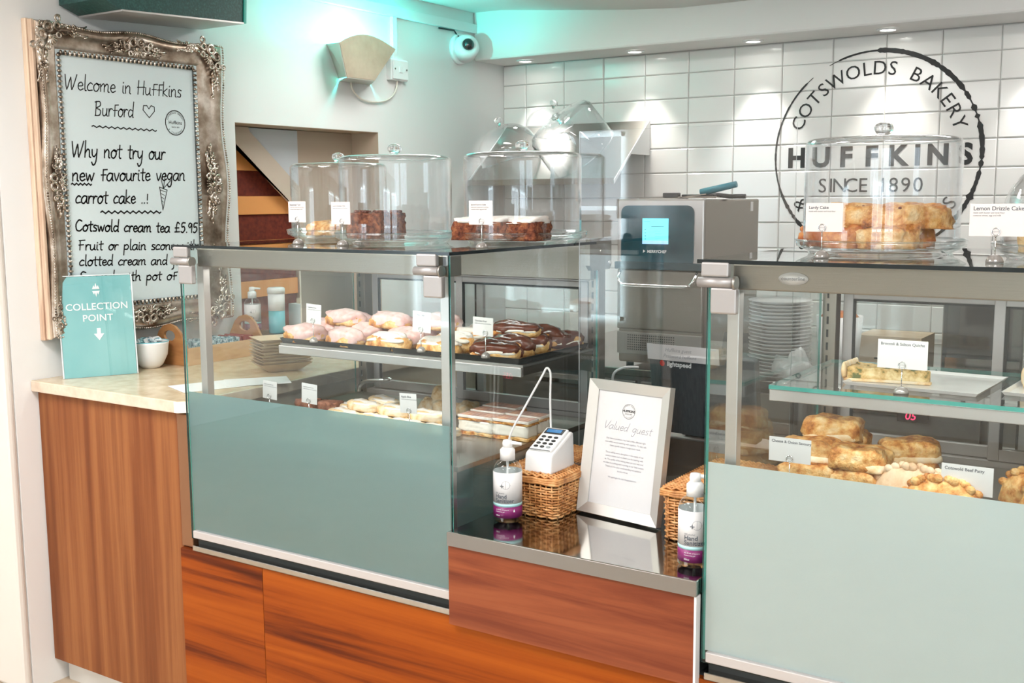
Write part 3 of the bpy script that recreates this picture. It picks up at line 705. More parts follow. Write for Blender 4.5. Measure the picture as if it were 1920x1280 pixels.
for k in range(5): F.line([(2.592+.001*k, 1.655-.012*k), (2.615-.004*k, 1.648-.012*k)], .002)
for a, c in ((-.01, .045), (.012, .05), (.035, .03)): F.line([(2.606, 1.66), (2.606+a, 1.66+c)], .003)
hand(F, 'Cotswold cream tea £5.95', 2.240, 1.520, 2.752, 1.499, .020, wd)
hand(F, 'Fruit or plain scone with', 2.247, 1.457, 2.750, 1.437, .018, .0043)
hand(F, 'clotted cream and jam', 2.247, 1.405, 2.700, 1.385, .018, .0043)
hand(F, 'Served with pot of tea', 2.245, 1.352, 2.735, 1.328, .018, .0043)
F.build('handwriting', ink, t)

# ------------------------------------------------------------------ collection counter
t = thing('collection_counter', 'collection counter cabinet with brown wood-grain front against the left wall', 'counter', (-2.88, 2.5, 0))
B().box(-3.245, 2.10, .085, -2.56, 2.118, 1.004).build('front_panel', wood_v, t)
B().box(-3.235, 2.118, .085, -2.56, 3.86, 1.003).build('carcass', mat('pale_board', (.66, .58, .46), .6), t)
B().box(-3.23, 2.14, 0, -2.58, 3.84, .085).build('plinth', mat('pale_plinth', (.66, .64, .60), .6), t)
B().box(-2.560, 2.093, .60, -2.512, 2.13, 1.0).build('corner_strip', mat('bronze_trim', (.30, .15, .08), .3, .6), t, bevel=.003)
t = thing('worktop', 'pale beige stone-look worktop of the collection counter', 'worktop', (-2.88, 2.5, 1.004))
b = B(); poly = [(-3.247, 2.076), (-2.535, 2.076), (-2.512, 2.098), (-2.512, 3.88), (-3.247, 3.88)]
b.prism(poly, 1.004, 1.040, Matrix.Identity(4), 0, 1)
b.build('slab', [top_m, topedge_m], t, bevel=.003)
B().prism([(-2.546, 2.0745), (-2.533, 2.0745), (-2.510, 2.096), (-2.510, 2.11)], 1.006, 1.038, Matrix.Identity(4)).build('corner_patch', mat('worn_white', (.85, .82, .76), .4), t)

# ------------------------------------------------------------------ counter base
b = thing('base_counter', 'long low orange wood counter base under the display cases', 'counter', (-1.2, 2.4, 0)); t = b
B().box(-2.53, 2.10, .08, .12, 2.86, .598).build('carcass', dark, t)
B().box(-2.552, 2.080, .0, -2.213, 2.098, .598).build('front_panel', wood_o1, t)
B().box(-2.211, 2.080, .0, .12, 2.098, .598).build('front_panel', wood_o2, t)
B().box(-2.50, 2.12, .0, .1, 2.84, .08).build('plinth', dark, t)

# ------------------------------------------------------------------ stainless middle counter
t = thing('steel_counter', 'polished stainless counter between the two display cases', 'counter', (-1.22, 2.45, .6))
B().box(-1.545, 2.085, .60, -.905, 2.84, .784).build('carcass', dark, t)
B().box(-1.548, 2.062, .585, -.902, 2.080, .784).build('front_panel', wood_r, t)
B().box(-.902, 2.060, .585, -.897, 2.082, .784).build('end_strip', paint, t)
B().box(-1.548, 2.058, .785, -.897, 2.85, .820).build('worktop', [steel_m], t, bevel=.0025)
bs = B().box(-1.548, 2.0565, .7855, -.897, 2.0578, .8185); bs.build('front_edge', steel_e, t)
B().box(-1.548, 2.835, .82, -.897, 2.85, .93).build('upstand', steel, t)

# ------------------------------------------------------------------ display cases
def display_case(X0, X1, label, frost, tags, left_case):
    Y0, Y1, ZB, ZT, ZF = 2.08, 2.88, .60, 1.494, 1.072
    t = thing('display_case', label, 'display case', ((X0+X1)/2, 2.48, ZB))
    W = X1-X0
    # bottom rails
    B().box(X0+.01, 2.072, .602, X1-.002, 2.10, .618).build('bottom_track', steel_m, t, bevel=.002)
    B().box(X0+.012, 2.094, .618, X1-.004, 2.11, .636).build('track_groove', seal, t)
    B().box(X0+.012, 2.0745, .640, X1-.004, 2.092, .662).build('front_rail', alu_w, t, bevel=.002)
    # front glass
    b = B().slab(X0, Y0, .636, X1, Y0+.006, ZT-.006, 0, 1, 1)
    b.build('front_glass', [glass, edge], t)
    b = B().box(X0+.006, Y0+.0065, .662, X1-.008, Y0+.0075, ZF); b.build('frosted_film', frost, t)
    for X, nm in ((X0, 0), (X1-.006, 1)):
        B().slab(X, Y0+.008, .64, X+.006, Y1-.07, ZT-.008, 0, 1, 0).build('side_glass', [glass, edge_l], t)
    # posts
    for X in (X0+.030, X1-.052):
        B().box(X, 2.115, .62, X+.026, 2.140, 1.44).build('front_post', alu, t, bevel=.002)
    for X in (X0+.004, X1-.040):
        p = B().box(X, 2.825, .62, X+.036, 2.865, 1.44).build('rear_post', steel, t, bevel=.002)
        b = B()
        for k in range(24): b.box(X+.012, 2.8235, 1.39-k*.034, X+.017, 2.8255, 1.39-k*.034+.020)
        b.build('slots', seal, p)
    # light housing and rear beam
    B().box(X0+.045, 2.106, 1.432, X1-.022, 2.165, 1.484).build('light_housing', steel, t, bevel=.003)
    B().box(X0+.07, 2.1655, 1.437, X1-.05, 2.172, 1.450).build('light_strip', panel_e, t)
    area('case_lamp', ((X0+X1)/2, 2.20, 1.425), (W-.14, .03), 2.3, (1, .96, .90), (0, 0, 0))
    B().box(X0+.02, 2.79, 1.380, X1-.012, 2.812, 1.484).build('rear_beam', steel, t, bevel=.002)
    # top glass
    B().slab(X0-.018, Y0-.012, ZT-.008, X1+.012, Y0+.70, ZT, 0, 1, 2).build('top_glass', [topglass, edge_k], t)
    B().box(X0+.01, 2.775, 1.415, X0+.0, 2.87, 1.415)
    for X in (X0-.012, X1-.004):
        p = B().prism([(2.745, 1.425), (2.76, 1.410), (2.865, 1.410), (2.875, 1.42), (2.875, 1.502), (2.745, 1.502)], 0, .014, Matrix(((0, 0, 1, X), (1, 0, 0, 0), (0, 1, 0, 0), (0, 0, 0, 1)))).build('end_bracket', steel, t)
        for q in ((2.81, 1.465), (2.862, 1.43)): B().cyl((X-.002, *q), (X+.017, *q), .005, n=10).build('bolt', chrome, p)
    # hinge clamps at both front corners
    for X, sg in ((X0-.008, 1), (X1-.085, -1)):
        p = B().box(X, 2.064, 1.459, X+.060, 2.079, 1.489).build('hinge_clamp', clampm, t, bevel=.004)
        B().cyl((X-.006, 2.068, 1.448), (X+.070, 2.068, 1.448), .0105, n=16).build('hinge_barrel', clampm, p)
        B().box(X+.022, 2.062, 1.385, X+.078, 2.079, 1.438).build('lower_clamp', clampm, p, bevel=.004)
        B().cyl((X+.070, 2.068, 1.448), (X+.076, 2.068, 1.448), .014, n=16).build('hinge_cap', steel_d, p)
    # deck
    B().box(X0+.012, 2.125, .950, X1-.012, 2.82, .962).build('deck', steel_d, t)
    B().box(X0+.012, 2.30, .66, X1-.012, 2.82, .945).build('cooling_unit', mat('dull_grey_steel', (.30, .34, .33), .5, .5), t)
    # rear sliding doors
    ZD0, ZD1 = .975, 1.372
    d = W/2
    for k, (a, c, y) in enumerate(((X0+.05, X0+.05+d-.015, 2.852), (X1-.055-d, X1-.045, 2.830))):
        fr = B(); fw = .026
        fr.box(a, y, ZD0, a+fw, y+.016, ZD1); fr.box(c-fw, y, ZD0, c, y+.016, ZD1)
        fr.box(a+fw, y, ZD1-.018, c-fw, y+.016, ZD1); fr.box(a+fw, y, ZD0, c-fw, y+.016, ZD0+.03)
        p = fr.build('sliding_door', alu_w, t, bevel=.002)
        sl = B(); a1, c1, s0, s1 = a+fw, c-fw, ZD0+.03, ZD1-.018
        for r in ((a1, s0, a1+.007, s1), (c1-.005, s0, c1, s1), (a1, s1-.005, c1, s1)): sl.box(r[0], y-.001, r[1], r[2], y+.004, r[3])
        sl.build('seal', seal, p)
        B().slab(a1, y+.006, s0, c1, y+.010, s1, 0, 1, 1).build('pane', [glass, edge], p)
    B().box(X0+.04, 2.826, ZD1+.001, X1-.03, 2.866, ZD1+.016).build('door_head', alu_w, t)
    B().box(X0+.04, 2.826, .955, X1-.03, 2.866, ZD0-.001).build('door_sill', alu_w, t)
    return t
case1 = display_case(-2.500, -1.550, 'left glass display case holding eclairs, with cake domes on top', frost1, None, True)
case2 = display_case(-.893, .057, 'right glass display case holding savoury pastries and quiche', frost2, None, False)
# beige rear board on the left end of case 1, screws
B().box(-2.508, 2.565, 1.20, -2.502, 2.81, 1.43).build('side_board', beige_p, case1)
# grab bar inside case 1
B().tube(cr([(-2.475, 2.80, .965), (-2.47, 2.80, .985), (-2.44, 2.80, 1.003), (-2.36, 2.80, 1.015), (-2.345, 2.815, 1.016)]), .0075, 8).build('door_handle', chrome, case1)
# case 1 shelf: black tray shelf with steel lip
def shelf(case, X0, X1, Z, y0, y1, glassy):
    p = B().box(X0, y0-.012, Z-.036, X1, y0, Z-.010).build('shelf_lip', alu, case, bevel=.002)
    if glassy:
        B().slab(X0, y0-.016, Z-.009, X1, y1, Z, 0, 1, 2).build('glass_shelf', [glass, edge_l], case)
    else:
        B().box(X0, y0-.004, Z-.010, X1, y1, Z-.004).build('shelf_plate', steel_d, case)
    for X in (X0+.004, X1-.008):
        B().prism([(y0, Z-.012), (y1, Z-.012), (y1, Z-.075), (y1-.05, Z-.062), (y0+.12, Z-.034), (y0, Z-.034)], 0, .004, Matrix(((0, 0, 1, X), (1, 0, 0, 0), (0, 1, 0, 0), (0, 0, 0, 1)))).build('shelf_bracket', steel, case)
shelf(case1, -2.468, -1.568, 1.180, 2.435, 2.815, False)
shelf(case2, -.858, .02, 1.198, 2.37, 2.815, True)
# maker's oval badge on case 2 housing
b = B(); Mb = Matrix.Translation((-.722, 2.1055, 1.458)) @ Matrix.Rotation(PI/2, 4, 'X')
b.lathe([(.001, 0), (.030, 0), (.030, .002), (.001, .002)], (0, 0, 0), 24, cap=False, M=None)
b.v = [tuple(Mb @ Vector((x, y*.42, z))) for x, y, z in b.v]
p = b.build('oval_badge', alu_w, case2)
F = Flat((-.722, 2.1033, 1.458), (1, 0, 0), (0, 0, 1), .0002); F.text('counterline', 0, -.003, .0105, 0, 0, 'CENTER'); F.build('badge_lettering', ink_g, p)
# reversed figure etched near rear-left inside of case 2
F = Flat((-.80, 2.815, 1.208), (-1, 0, 0), (0, 0, 1), .0002)

# trays on the upper shelf of case 1
def tray(name, x0, y0, z, x1, y1, m, label, h=.012, rz=0, group=None):
    cx, cy = (x0+x1)/2, (y0+y1)/2; t = thing(name, label, 'tray', (cx, cy, z), rz, group)
    a, c = (x1-x0)/2, (y1-y0)/2; r = .006
    b = B()
    lo = [(-a+r, -c+r), (a-r, -c+r), (a-r, c-r), (-a+r, c-r)]; hi = [(-a, -c), (a, -c), (a, c), (-a, c)]; hi2 = [(-a+.003, -c+.003), (a-.003, -c+.003), (a-.003, c-.003), (-a+.003, c-.003)]
    lo2 = [(-a+r+.002, -c+r+.002), (a-r-.002, -c+r+.002), (a-r-.002, c-r-.002), (-a+r+.002, c-r-.002)]
    vs = [(x, y, 0) for x, y in lo]+[(x, y, h) for x, y in hi]+[(x, y, h) for x, y in hi2]+[(x, y, .002) for x, y in lo2]
    fs = [(3, 2, 1, 0), (12, 13, 14, 15)]
    for s0 in (0, 4, 8):
        for k in range(4): k2 = (k+1) % 4; fs.append((s0+k, s0+k2, s0+4+k2, s0+4+k))
    b.add(vs, fs); b.build('tray_body', m, t, world=False)
    return t
tray('serving_tray', -2.462, 2.424, 1.1765, -2.020, 2.80, mat('black_tray', (.012, .014, .014), .25), 'black tray under the pink eclairs on the upper shelf', .017)
tray('serving_tray', -2.015, 2.424, 1.1765, -1.575, 2.80, MATS['black_tray'], 'black tray under the white-iced and chocolate eclairs on the upper shelf', .017)

# ------------------------------------------------------------------ pastries
def loaf_mesh(L, W, H, sq=2.6, nz=.12, seed=0, nu=22, nv=12, top_only=None, fs_=14, flat=.35):
    vs = []; fs = []
    def sp(v, e): return math.copysign(abs(v)**(2/e), v)
    j0 = 0 if top_only is None else top_only
    for j in range(j0, nv+1):
        ph = -PI/2+PI*j/nv
        for i in range(nu):
            th = 2*PI*i/nu
            x = sp(math.cos(ph), sq)*sp(math.cos(th), sq); y = sp(math.cos(ph), sq)*sp(math.sin(th), sq); z = sp(math.sin(ph), sq)
            n = 1+nz*noise.noise(Vector((x*1.7+seed, y*1.7, z*1.7+seed)))+nz*.4*noise.noise(Vector((x*5+seed, y*5, z*5)))
            vs.append((x*L/2*n, y*W/2*n, max(-flat, z)*H/(1+flat)*n+H*flat/(1+flat)))
    R = nv-j0+1
    for j in range(R-1):
        for i in range(nu):
            i2 = (i+1) % nu; fs.append((j*nu+i, j*nu+i2, (j+1)*nu+i2, (j+1)*nu+i))
    fs.append([(R-1)*nu+i for i in range(nu)]); fs.append([i for i in range(nu)][::-1])
    return vs, fs
def loaf_obj(name, parent, m, args, off=(0, 0, 0), rx=0, scale=(1, 1, 1)):
    vs, fs = loaf_mesh(**args); R = Matrix.Rotation(rx, 3, 'X')
    zmin = min(v[2] for v in vs) if off[2] == 0 else 0
    b = B().add([R @ Vector((v[0]*scale[0], v[1]*scale[1], (v[2]-zmin)*scale[2]))+Vector(off) for v in vs], fs, 0, True)
    return b.build(name, m, parent, world=False)
def eclair_proto(kind, seed):
    t = thing('eclair', 'x', 'eclair', (0, 0, 0), 0, None, False)
    loaf_obj('bun', t, bread, dict(L=.140, W=.060, H=.038, sq=2.5, nz=.14, seed=seed))
    if kind == 'pink':
        loaf_obj('icing', t, pink, dict(L=.136, W=.060, H=.035, sq=2.5, nz=.26, seed=seed+3, top_only=6, nv=18, nu=30), off=(0, 0, .010))
    elif kind == 'coffee':
        loaf_obj('cream_filling', t, cream_m, dict(L=.126, W=.060, H=.012, sq=2.6, nz=.22, seed=seed+5), off=(0, 0, .020))
        loaf_obj('icing', t, whiteice, dict(L=.128, W=.054, H=.031, sq=2.5, nz=.25, seed=seed+3, top_only=9, nv=16, nu=28), off=(0, 0, .0115))
    else:
        loaf_obj('cream_filling', t, cream_m, dict(L=.125, W=.060, H=.014, sq=2.6, nz=.25, seed=seed+5), off=(0, 0, .014))
        loaf_obj('icing', t, choc, dict(L=.139, W=.061, H=.036, sq=2.5, nz=.2, seed=seed+3, top_only=6, nv=16, nu=28), off=(0, 0, .009))
    return t
COLN = ['leftmost stack', 'second stack']
rows = ['front', 'second', 'third', 'back']
def eclair(proto, kind, x, y, z, rz, sz, lab):
    o = proto if not proto.get('used') else copy_tree(proto, (0, 0, 0), 0, lab)
    proto['used'] = 1
    o.location = (x, y, z); o.rotation_euler = (0, 0, rz); o.scale = (1.10, 1.12, sz)
    o['label'] = lab; o['group'] = kind + ' eclairs on the upper shelf'
COLS = [(-2.392, 'leftmost column', ['pink']*4), (-2.222, 'second column from the left', ['pink']*4), (-2.055, 'third column from the left', ['coffee', 'pink', 'pink', 'pink']),
        (-1.872, 'column left of the chocolate ones', ['coffee']*4), (-1.680, 'chocolate column', ['chocolate']*4)]
NAMES = {'pink': 'pink-iced', 'coffee': 'white-iced golden', 'chocolate': 'chocolate-iced'}
PROT = {(k, q): eclair_proto(k, 11*q+n*31) for n, k in enumerate(NAMES) for q in (0, 1)}
for ci, (x, cn, kinds) in enumerate(COLS):
    for r, k in enumerate(kinds):
        eclair(PROT[(k, (ci+r) % 2)], k, x+random.uniform(-.004, .004), 2.462+.078*r, 1.1795, random.uniform(-.13, .13), 1.25+.12*r, '%s eclair in the %s row, %s' % (NAMES[k], rows[r], cn))
for n, (x, y, nm) in enumerate(((-2.30, 2.545, 'left'), (-2.13, 2.56, 'middle'), (-1.98, 2.60, 'right'))):
    eclair(PROT[('pink', n % 2)], 'pink', x, y, 1.1795+.050, .1*n-.1, 1.1, 'pink-iced eclair lying on top of the others, %s of the upper layer' % nm)
eclair(PROT[('chocolate', 1)], 'chocolate', -1.62, 2.725, 1.1795, 1.3, 1.2, 'chocolate eclair turned end-on at the rear right of the upper shelf')
eclair(PROT[('chocolate', 0)], 'chocolate', -1.70, 2.60, 1.1795+.048, .15, 1.0, 'chocolate-iced eclair lying on top of the chocolate column')
for o_ in list(PROT.values())+[o for o in col.objects if o.get('used')]:
    if 'used' in o_: del o_['used']

def boxcake(name, parent, m, x0, y0, z0, x1, y1, z1, seed=0, nz=.003, n=6):
    # rough-cut cake block
    b = B(); bm = bmesh.new()
    bmesh.ops.create_cube(bm, size=1)
    bmesh.ops.subdivide_edges(bm, edges=bm.edges[:], cuts=n, use_grid_fill=True)
    vs = []
    for v in bm.verts:
        p = Vector(((x0+x1)/2+v.co.x*(x1-x0), (y0+y1)/2+v.co.y*(y1-y0), (z0+z1)/2+v.co.z*(z1-z0)))
        d = Vector((noise.noise(p*90+Vector((seed, 0, 0))), noise.noise(p*90+Vector((0, seed+9, 0))), noise.noise(p*90+Vector((0, 4, seed)))*.6))*nz*2
        if v.co.z < -.49: d.z = 0
        vs.append(p+d)
    bm.verts.index_update()
    fs = [[v.index for v in f.verts] for f in bm.faces]; bm.free()
    b.add(vs, fs, 0, True); return b.build(name, m, parent, world=False)

# custard slices on the deck of case 1
first = None
def slice_proto(seed):
    t = thing('custard_slice', 'x', 'pastry', (0, 0, 0), 0, None, False)
    boxcake('pastry_base', t, bread, -.058, -.028, 0, .058, .028, .010, seed)
    boxcake('custard_layer', t, cream_m, -.056, -.0265, .010, .056, .0265, .042, seed+2, .0012)
    boxcake('pastry_lid', t, bread, -.058, -.028, .042, .058, .028, .048, seed+4)
    boxcake('icing', t, whiteice, -.0585, -.0285, .049, .0585, .0285, .056, seed+4, .0003)
    b = B()
    for k in range(-3, 4): b.box(-.056, k*.0078-.0008, .0555, .056, k*.0078+.0008, .0566)
    b.build('feathered_lines', bread_d, t, world=False)
    return t
pr = slice_proto(1)
for k, (x, y, lab) in enumerate(((-1.735, 2.47, 'front left of the block by the post'), (-1.622, 2.475, 'front right, nearest the case end'), (-1.745, 2.545, 'rear left of the block by the post'), (-1.628, 2.55, 'rear right, second row'), (-1.755, 2.62, 'back row left'))):
    lb = 'iced custard slice on the deck, ' + lab
    if k == 0: o = pr; o.location = (x, y, .9625); o['label'] = lb; o['group'] = 'custard slices on the deck'
    else: o = copy_tree(pr, (x, y, .9625), random.uniform(-.05, .05), lb, 'custard slices on the deck')
# pale puff pastry turnovers with cream
def straw_proto(seed):
    t = thing('cream_pastry', 'x', 'pastry', (0, 0, 0), 0, None, False)
    loaf_obj('pastry', t, bread_p, dict(L=.14, W=.065, H=.024, sq=3.2, nz=.22, seed=seed))
    loaf_obj('sugar_top', t, whiteice, dict(L=.128, W=.056, H=.022, sq=2.8, nz=.3, seed=seed+2, top_only=8, nv=14), off=(0, 0, .0055))
    return t
pr = straw_proto(3)
pos = [(-2.22, 2.44, .30, 0, 'front left end'), (-2.09, 2.43, .22, 0, 'second in the front row'), (-1.965, 2.42, .12, 0, 'behind the right name card'), (-1.84, 2.41, .20, 0, 'front row beside the slices'),
       (-2.26, 2.52, .35, 0, 'second row, left'), (-2.12, 2.51, .3, 0, 'second row, middle'), (-1.98, 2.50, .2, 0, 'second row, right'), (-2.20, 2.60, .3, 0, 'third row, left'),
       (-2.17, 2.475, .28, .026, 'upper layer, left'), (-2.04, 2.465, .2, .026, 'upper layer, middle'), (-1.91, 2.455, .15, .026, 'upper layer, right'), (-2.16, 2.555, .4, .026, 'upper layer, rear')]
for k, (x, y, rz, dz, lab) in enumerate(pos):
    lb = 'flat sugar-topped puff pastry on the deck, ' + lab
    if k == 0: o = pr; o.location = (x, y, .9625); o.rotation_euler = (0, 0, -rz); o['label'] = lb; o['group'] = 'sugar-topped pastries'
    else: o = copy_tree(pr, (x, y, .9625+dz), -rz, lb, 'sugar-topped pastries')
for k, (x, y, dz, lab) in enumerate(((-2.05, 2.66, 0, 'left of the heap'), (-1.985, 2.64, 0, 'front of the heap'), (-1.915, 2.66, 0, 'right, nearest the post'), (-2.01, 2.66, .038, 'on top of the heap'))):
    t = thing('scone', 'pale lumpy scone piece on the deck behind the name card, '+lab, 'scone', (x, y, .9625+dz), k*.7, 'scone pieces', False)
    loaf_obj('crumb', t, bread_p, dict(L=.075, W=.06, H=.042, sq=3.5, nz=.3, seed=30+k))
for k, (x, y, lab) in enumerate(((-2.42, 2.50, 'farthest left'), (-2.33, 2.505, 'behind the second name card'), (-2.245, 2.56, 'right of the second name card'))):
    t = thing('brownie', 'dark chocolate brownie on the deck, '+lab, 'brownie', (x, y, .9625), .2*k, 'brownies', False)
    boxcake('brownie_crumb', t, brownie, -.034, -.026, 0, .034, .026, .030, 8+k)

# case 2 deck: square puff savouries
def sav_proto(seed, m=bread):
    t = thing('savoury_pastry', 'x', 'pastry', (0, 0, 0), 0, None, False)
    loaf_obj('crust', t, m, dict(L=.132, W=.096, H=.048, sq=4.6, nz=.20, seed=seed, nu=34, nv=16))
    loaf_obj('flaky_layers', t, bread_p, dict(L=.135, W=.099, H=.020, sq=4.6, nz=.10, seed=seed+1), off=(0, 0, .001))
    return t
deck2 = .9625
pr = [sav_proto(5), sav_proto(17)]
P2 = [(-.795, 2.455, 0, .1, 'bottom left, behind the name card'), (-.685, 2.46, 0, -.12, 'bottom middle, under the pile'), (-.60, 2.56, 0, .2, 'bottom right rear'),
      (-.805, 2.60, 0, .2, 'rear left, on the deck'), (-.70, 2.64, 0, 0, 'rear middle, on the deck'),
      (-.797, 2.48, .046, .15, 'second layer, left'), (-.675, 2.465, .046, -.12, 'second layer, large one in the middle'), (-.60, 2.59, .046, .5, 'second layer, right'),
      (-.765, 2.61, .046, .1, 'second layer, rear'), (-.77, 2.56, .086, .12, 'top of the pile')]
for k, (x, y, dz, rz, lab) in enumerate(P2):
    lb = 'golden square puff pastry savoury, ' + lab
    if k < 2: o = pr[k]; o.location = (x, y, deck2+dz); o.rotation_euler = (0, 0, rz); o['label'] = lb; o['group'] = 'square savouries'
    else: o = copy_tree(pr[k % 2], (x, y, deck2+dz), rz+(PI if k % 3 == 0 else 0), lb, 'square savouries')
# crimped pasties
def pasty(x, y, rz, L, lab, m, seed, dz=0):
    t = thing('pasty', lab, 'pasty', (x, y, deck2+dz), rz, 'crimped pasties', False)
    b = B(); nu, nv = 34, 10; vs = []
    for i in range(nu+1):
        u = i/nu*2-1; wprof = math.sqrt(max(0, 1-abs(u)**2.4))
        for j in range(nv+1):
            v = j/nv*2-1
            yy = v*.042*(.25+.75*wprof); zz = (1-abs(v)**1.6)*.074*(.12+.88*wprof)
            n = 1+.14*noise.noise(Vector((u*4+seed, v*2, seed)))
            vs.append((u*L/2, yy*n, zz*n))
    b.add(vs, [(i*(nv+1)+j, i*(nv+1)+j+1, (i+1)*(nv+1)+j+1, (i+1)*(nv+1)+j) for i in range(nu) for j in range(nv)], 0, True)
    # closed underside
    b.add([(x_, y_, 0.0005) for x_, y_ in [(q*L/2, s*.042*(.25+.75*math.sqrt(max(0, 1-abs(q)**2.4)))) for s, r in ((1, range(-10, 11)), (-1, range(10, -11, -1))) for q in [k/10 for k in r]]], [list(range(42))])
    b.build('crust', m, t, world=False)
    b = B()
    for k in range(15):     # crimped crest
        u = -0.93+1.86*k/14; wprof = math.sqrt(max(0, 1-abs(u)**2.4)); h = .074*(.12+.88*wprof)
        b.ball((u*L/2, .006*math.sin(k*2), h+.003), .0105, (1.1, .55, .9), 8, 5)
    b.build('crimped_edge', m, t, world=False)
pasty(-.535, 2.40, -.28, .205, 'large pale floury pasty lying between the two name cards', pasty_m, 2)
pasty(-.30, 2.52, -.15, .19, 'golden pasty at the right edge of the deck, rear', bread, 8)
pasty(-.262, 2.44, -.5, .18, 'golden pasty at the right edge of the deck, front', bread, 12)
pasty(-.47, 2.33, -.15, .17, 'low golden pasty in front of the beef name card', bread, 15)
pasty(-.12, 2.50, .1, .18, 'golden pasty out at the far right of the deck', bread, 21)

# quiche on trays
def wedge_quiche(x, y, rz, lab, z, L=.185, rdeg=18, fill=quiche):
    t = thing('quiche_slice', lab, 'quiche', (x, y, z), rz, None, False)
    # wedge pointing +x... crust end at -x
    poly = [(-L*.5, -.040), (-L*.5+.012, -.046), (L*.5, -.006), (L*.5, .006), (-L*.5+.012, .046), (-L*.5, .040)]
    b = B().prism(poly, 0, .007, Matrix.Identity(4)); b.build('pastry_base', bread_p, t, world=False, bevel=.002)
    p2 = [(-L*.5+.010, -.043), (L*.5-.004, -.006), (L*.5-.004, .006), (-L*.5+.010, .043)]
    b = B(); n = 16; m_ = 8; vs = []
    for i in range(n+1):
        u = i/n; hw = .043+(.006-.043)*u
        for j in range(m_+1):
            v = j/m_*2-1; xx = -L*.5+.010+(L-.014)*u
            vs.append((xx, v*hw, .033+.006*noise.noise(Vector((u*7, v*3, 2)))-.004*u))
    base = [(q[0], q[1], .007) for q in vs]
    k = m_+1; fs = [(i*k+j, i*k+j+1, (i+1)*k+j+1, (i+1)*k+j) for i in range(n) for j in range(m_)]
    o = len(vs)
    for i in range(n):
        fs.append((i*k, (i+1)*k, o+(i+1)*k, o+i*k)); fs.append((i*k+m_, (i+1)*k+m_, o+(i+1)*k+m_, o+i*k+m_))
    for j in range(m_): fs.append((j, j+1, o+j+1, o+j)); fs.append((n*k+j, n*k+j+1, o+n*k+j+1, o+n*k+j))
    b.add(vs+base, fs, 0, True); b.build('filling', fill, t, world=False)
    b = B()
    for q in range(9):
        yy = -.042+.084*q/8; b.ball((-L*.5+.002, yy, .024), .009, (.7, 1, 2.2), 8, 6)
    b.build('crust_rim', bread_p, t, world=False)
wtray = mat('white_melamine', (.86, .86, .85), .25)
tray('serving_tray', -.71, 2.43, 1.1985, -.42, 2.70, wtray, 'white rectangular tray under the quiche slice', .008, -.06)
tray('serving_tray', -.385, 2.47, 1.1985, -.10, 2.74, wtray, 'white tray at the right edge of the glass shelf', .008, -.06)
wedge_quiche(-.635, 2.52, -.05, 'slice of broccoli quiche on the white tray', 1.2012)
wedge_quiche(-.28, 2.58, .3, 'golden brown slice on the tray at the right edge of the glass shelf', 1.2012, .16, fill=bread)

# ------------------------------------------------------------------ name cards on clip holders
NC = [0]
def name_card(x, y, z, wd, h, stem, title, lab, lines=1, rz=0, dx=0, foot=.016, m=card_m, roll=0, size=None):
    t = thing('name_card', lab, 'name card', (x, y, z), rz, 'name cards on clip stands', False)
    B().lathe([(foot, 0), (foot*.98, .004), (foot*.8, .010), (foot*.45, .014), (.001, .0155)], (0, 0, 0), 16).build('foot', mat('smoky_foot', (.35, .33, .31), .15, .3), t, world=False)
    b = B().cyl((0, 0, .012), (0, 0, stem+.002), .0012, n=6); b.build('stem', chrome, t, world=False)
    Mr = Matrix.Rotation(PI/2, 3, 'X'); b = B()
    for yy in (-.0022, .0016): b.torus((0, yy, stem+.009), .0075, .0009, Mr, 18, 5)
    b.build('ring_clip', chrome, t, world=False)
    c0, c1 = -wd/2+dx, wd/2+dx; z0 = stem+.001
    R = Matrix.Rotation(roll, 4, 'Y')
    cb = B().box(c0, -.0012, z0, c1, -.0002, z0+h, M=R); p = cb.build('card', m, t, world=False)
    F = Flat((0, -.0012, 0), (1, 0, 0), (0, 0, 1), .0003)
    ts = size or min(.0088, wd*.8/max(1, len(title))/.55)
    F.text(title, c0+.006, z0+h-.012, ts, .015)
    for k in range(lines):
        F.text(['made with butter and local flour', 'contains wheat, egg and milk'][k % 2], c0+.006, z0+h-.018-.005*k, .0042)
    F.ring(0, z0+.0085, .0062, .0005, 24); F.text('HUFFKINS', 0, z0+.0075, .0022, 0, 0, 'CENTER')
    F.b.v = [tuple(R @ Vector(v)) for v in F.b.v]
    q = F.b.build('card_lettering', ink_g, p, world=False)
ZT = 1.4945
name_card(-2.205, 2.255, ZT, .066, .058, .060, 'Bakewell Tart', 'small cream name card in front of the leftmost cake dome', 2)
name_card(-2.02, 2.235, ZT, .068, .060, .056, 'Luxury Chocolate Torte', 'name card in front of the middle chocolate cake dome', 1, dx=-.004)
name_card(-1.585, 2.27, ZT, .072, .060, .058, 'Spiced Carrot Cake', 'name card at the carrot cake dome on the right of the left case', 2, dx=-.002)
name_card(-.703, 2.215, ZT, .076, .058, .052, 'Lardy Cake', 'name card in front of the dome of golden lardy cakes', 1, dx=.004)
name_card(-.372, 2.20, ZT, .118, .060, .048, 'Lemon Drizzle Cake', 'wide name card in front of the lemon cake dome at the right', 2, dx=.012, size=.0105)
zs = 1.2015
cardw = mat('white_card', (.70, .70, .69), .6)
name_card(-2.298, 2.402, zs-.009, .060, .058, .056, 'Raspberry Eclair', 'name card in front of the pink eclairs on the upper shelf', 1, m=cardw, roll=.05, foot=.013)
name_card(-1.888, 2.402, zs-.009, .064, .058, .055, 'Coffee Eclair', 'name card in front of the white-iced eclairs', 1, m=cardw, roll=.05, foot=.013)
name_card(-1.668, 2.402, zs-.009, .066, .050, .058, 'Chocolate Eclair', 'name card in front of the chocolate eclairs', 1, m=cardw, roll=.03, foot=.013, dx=-.01)
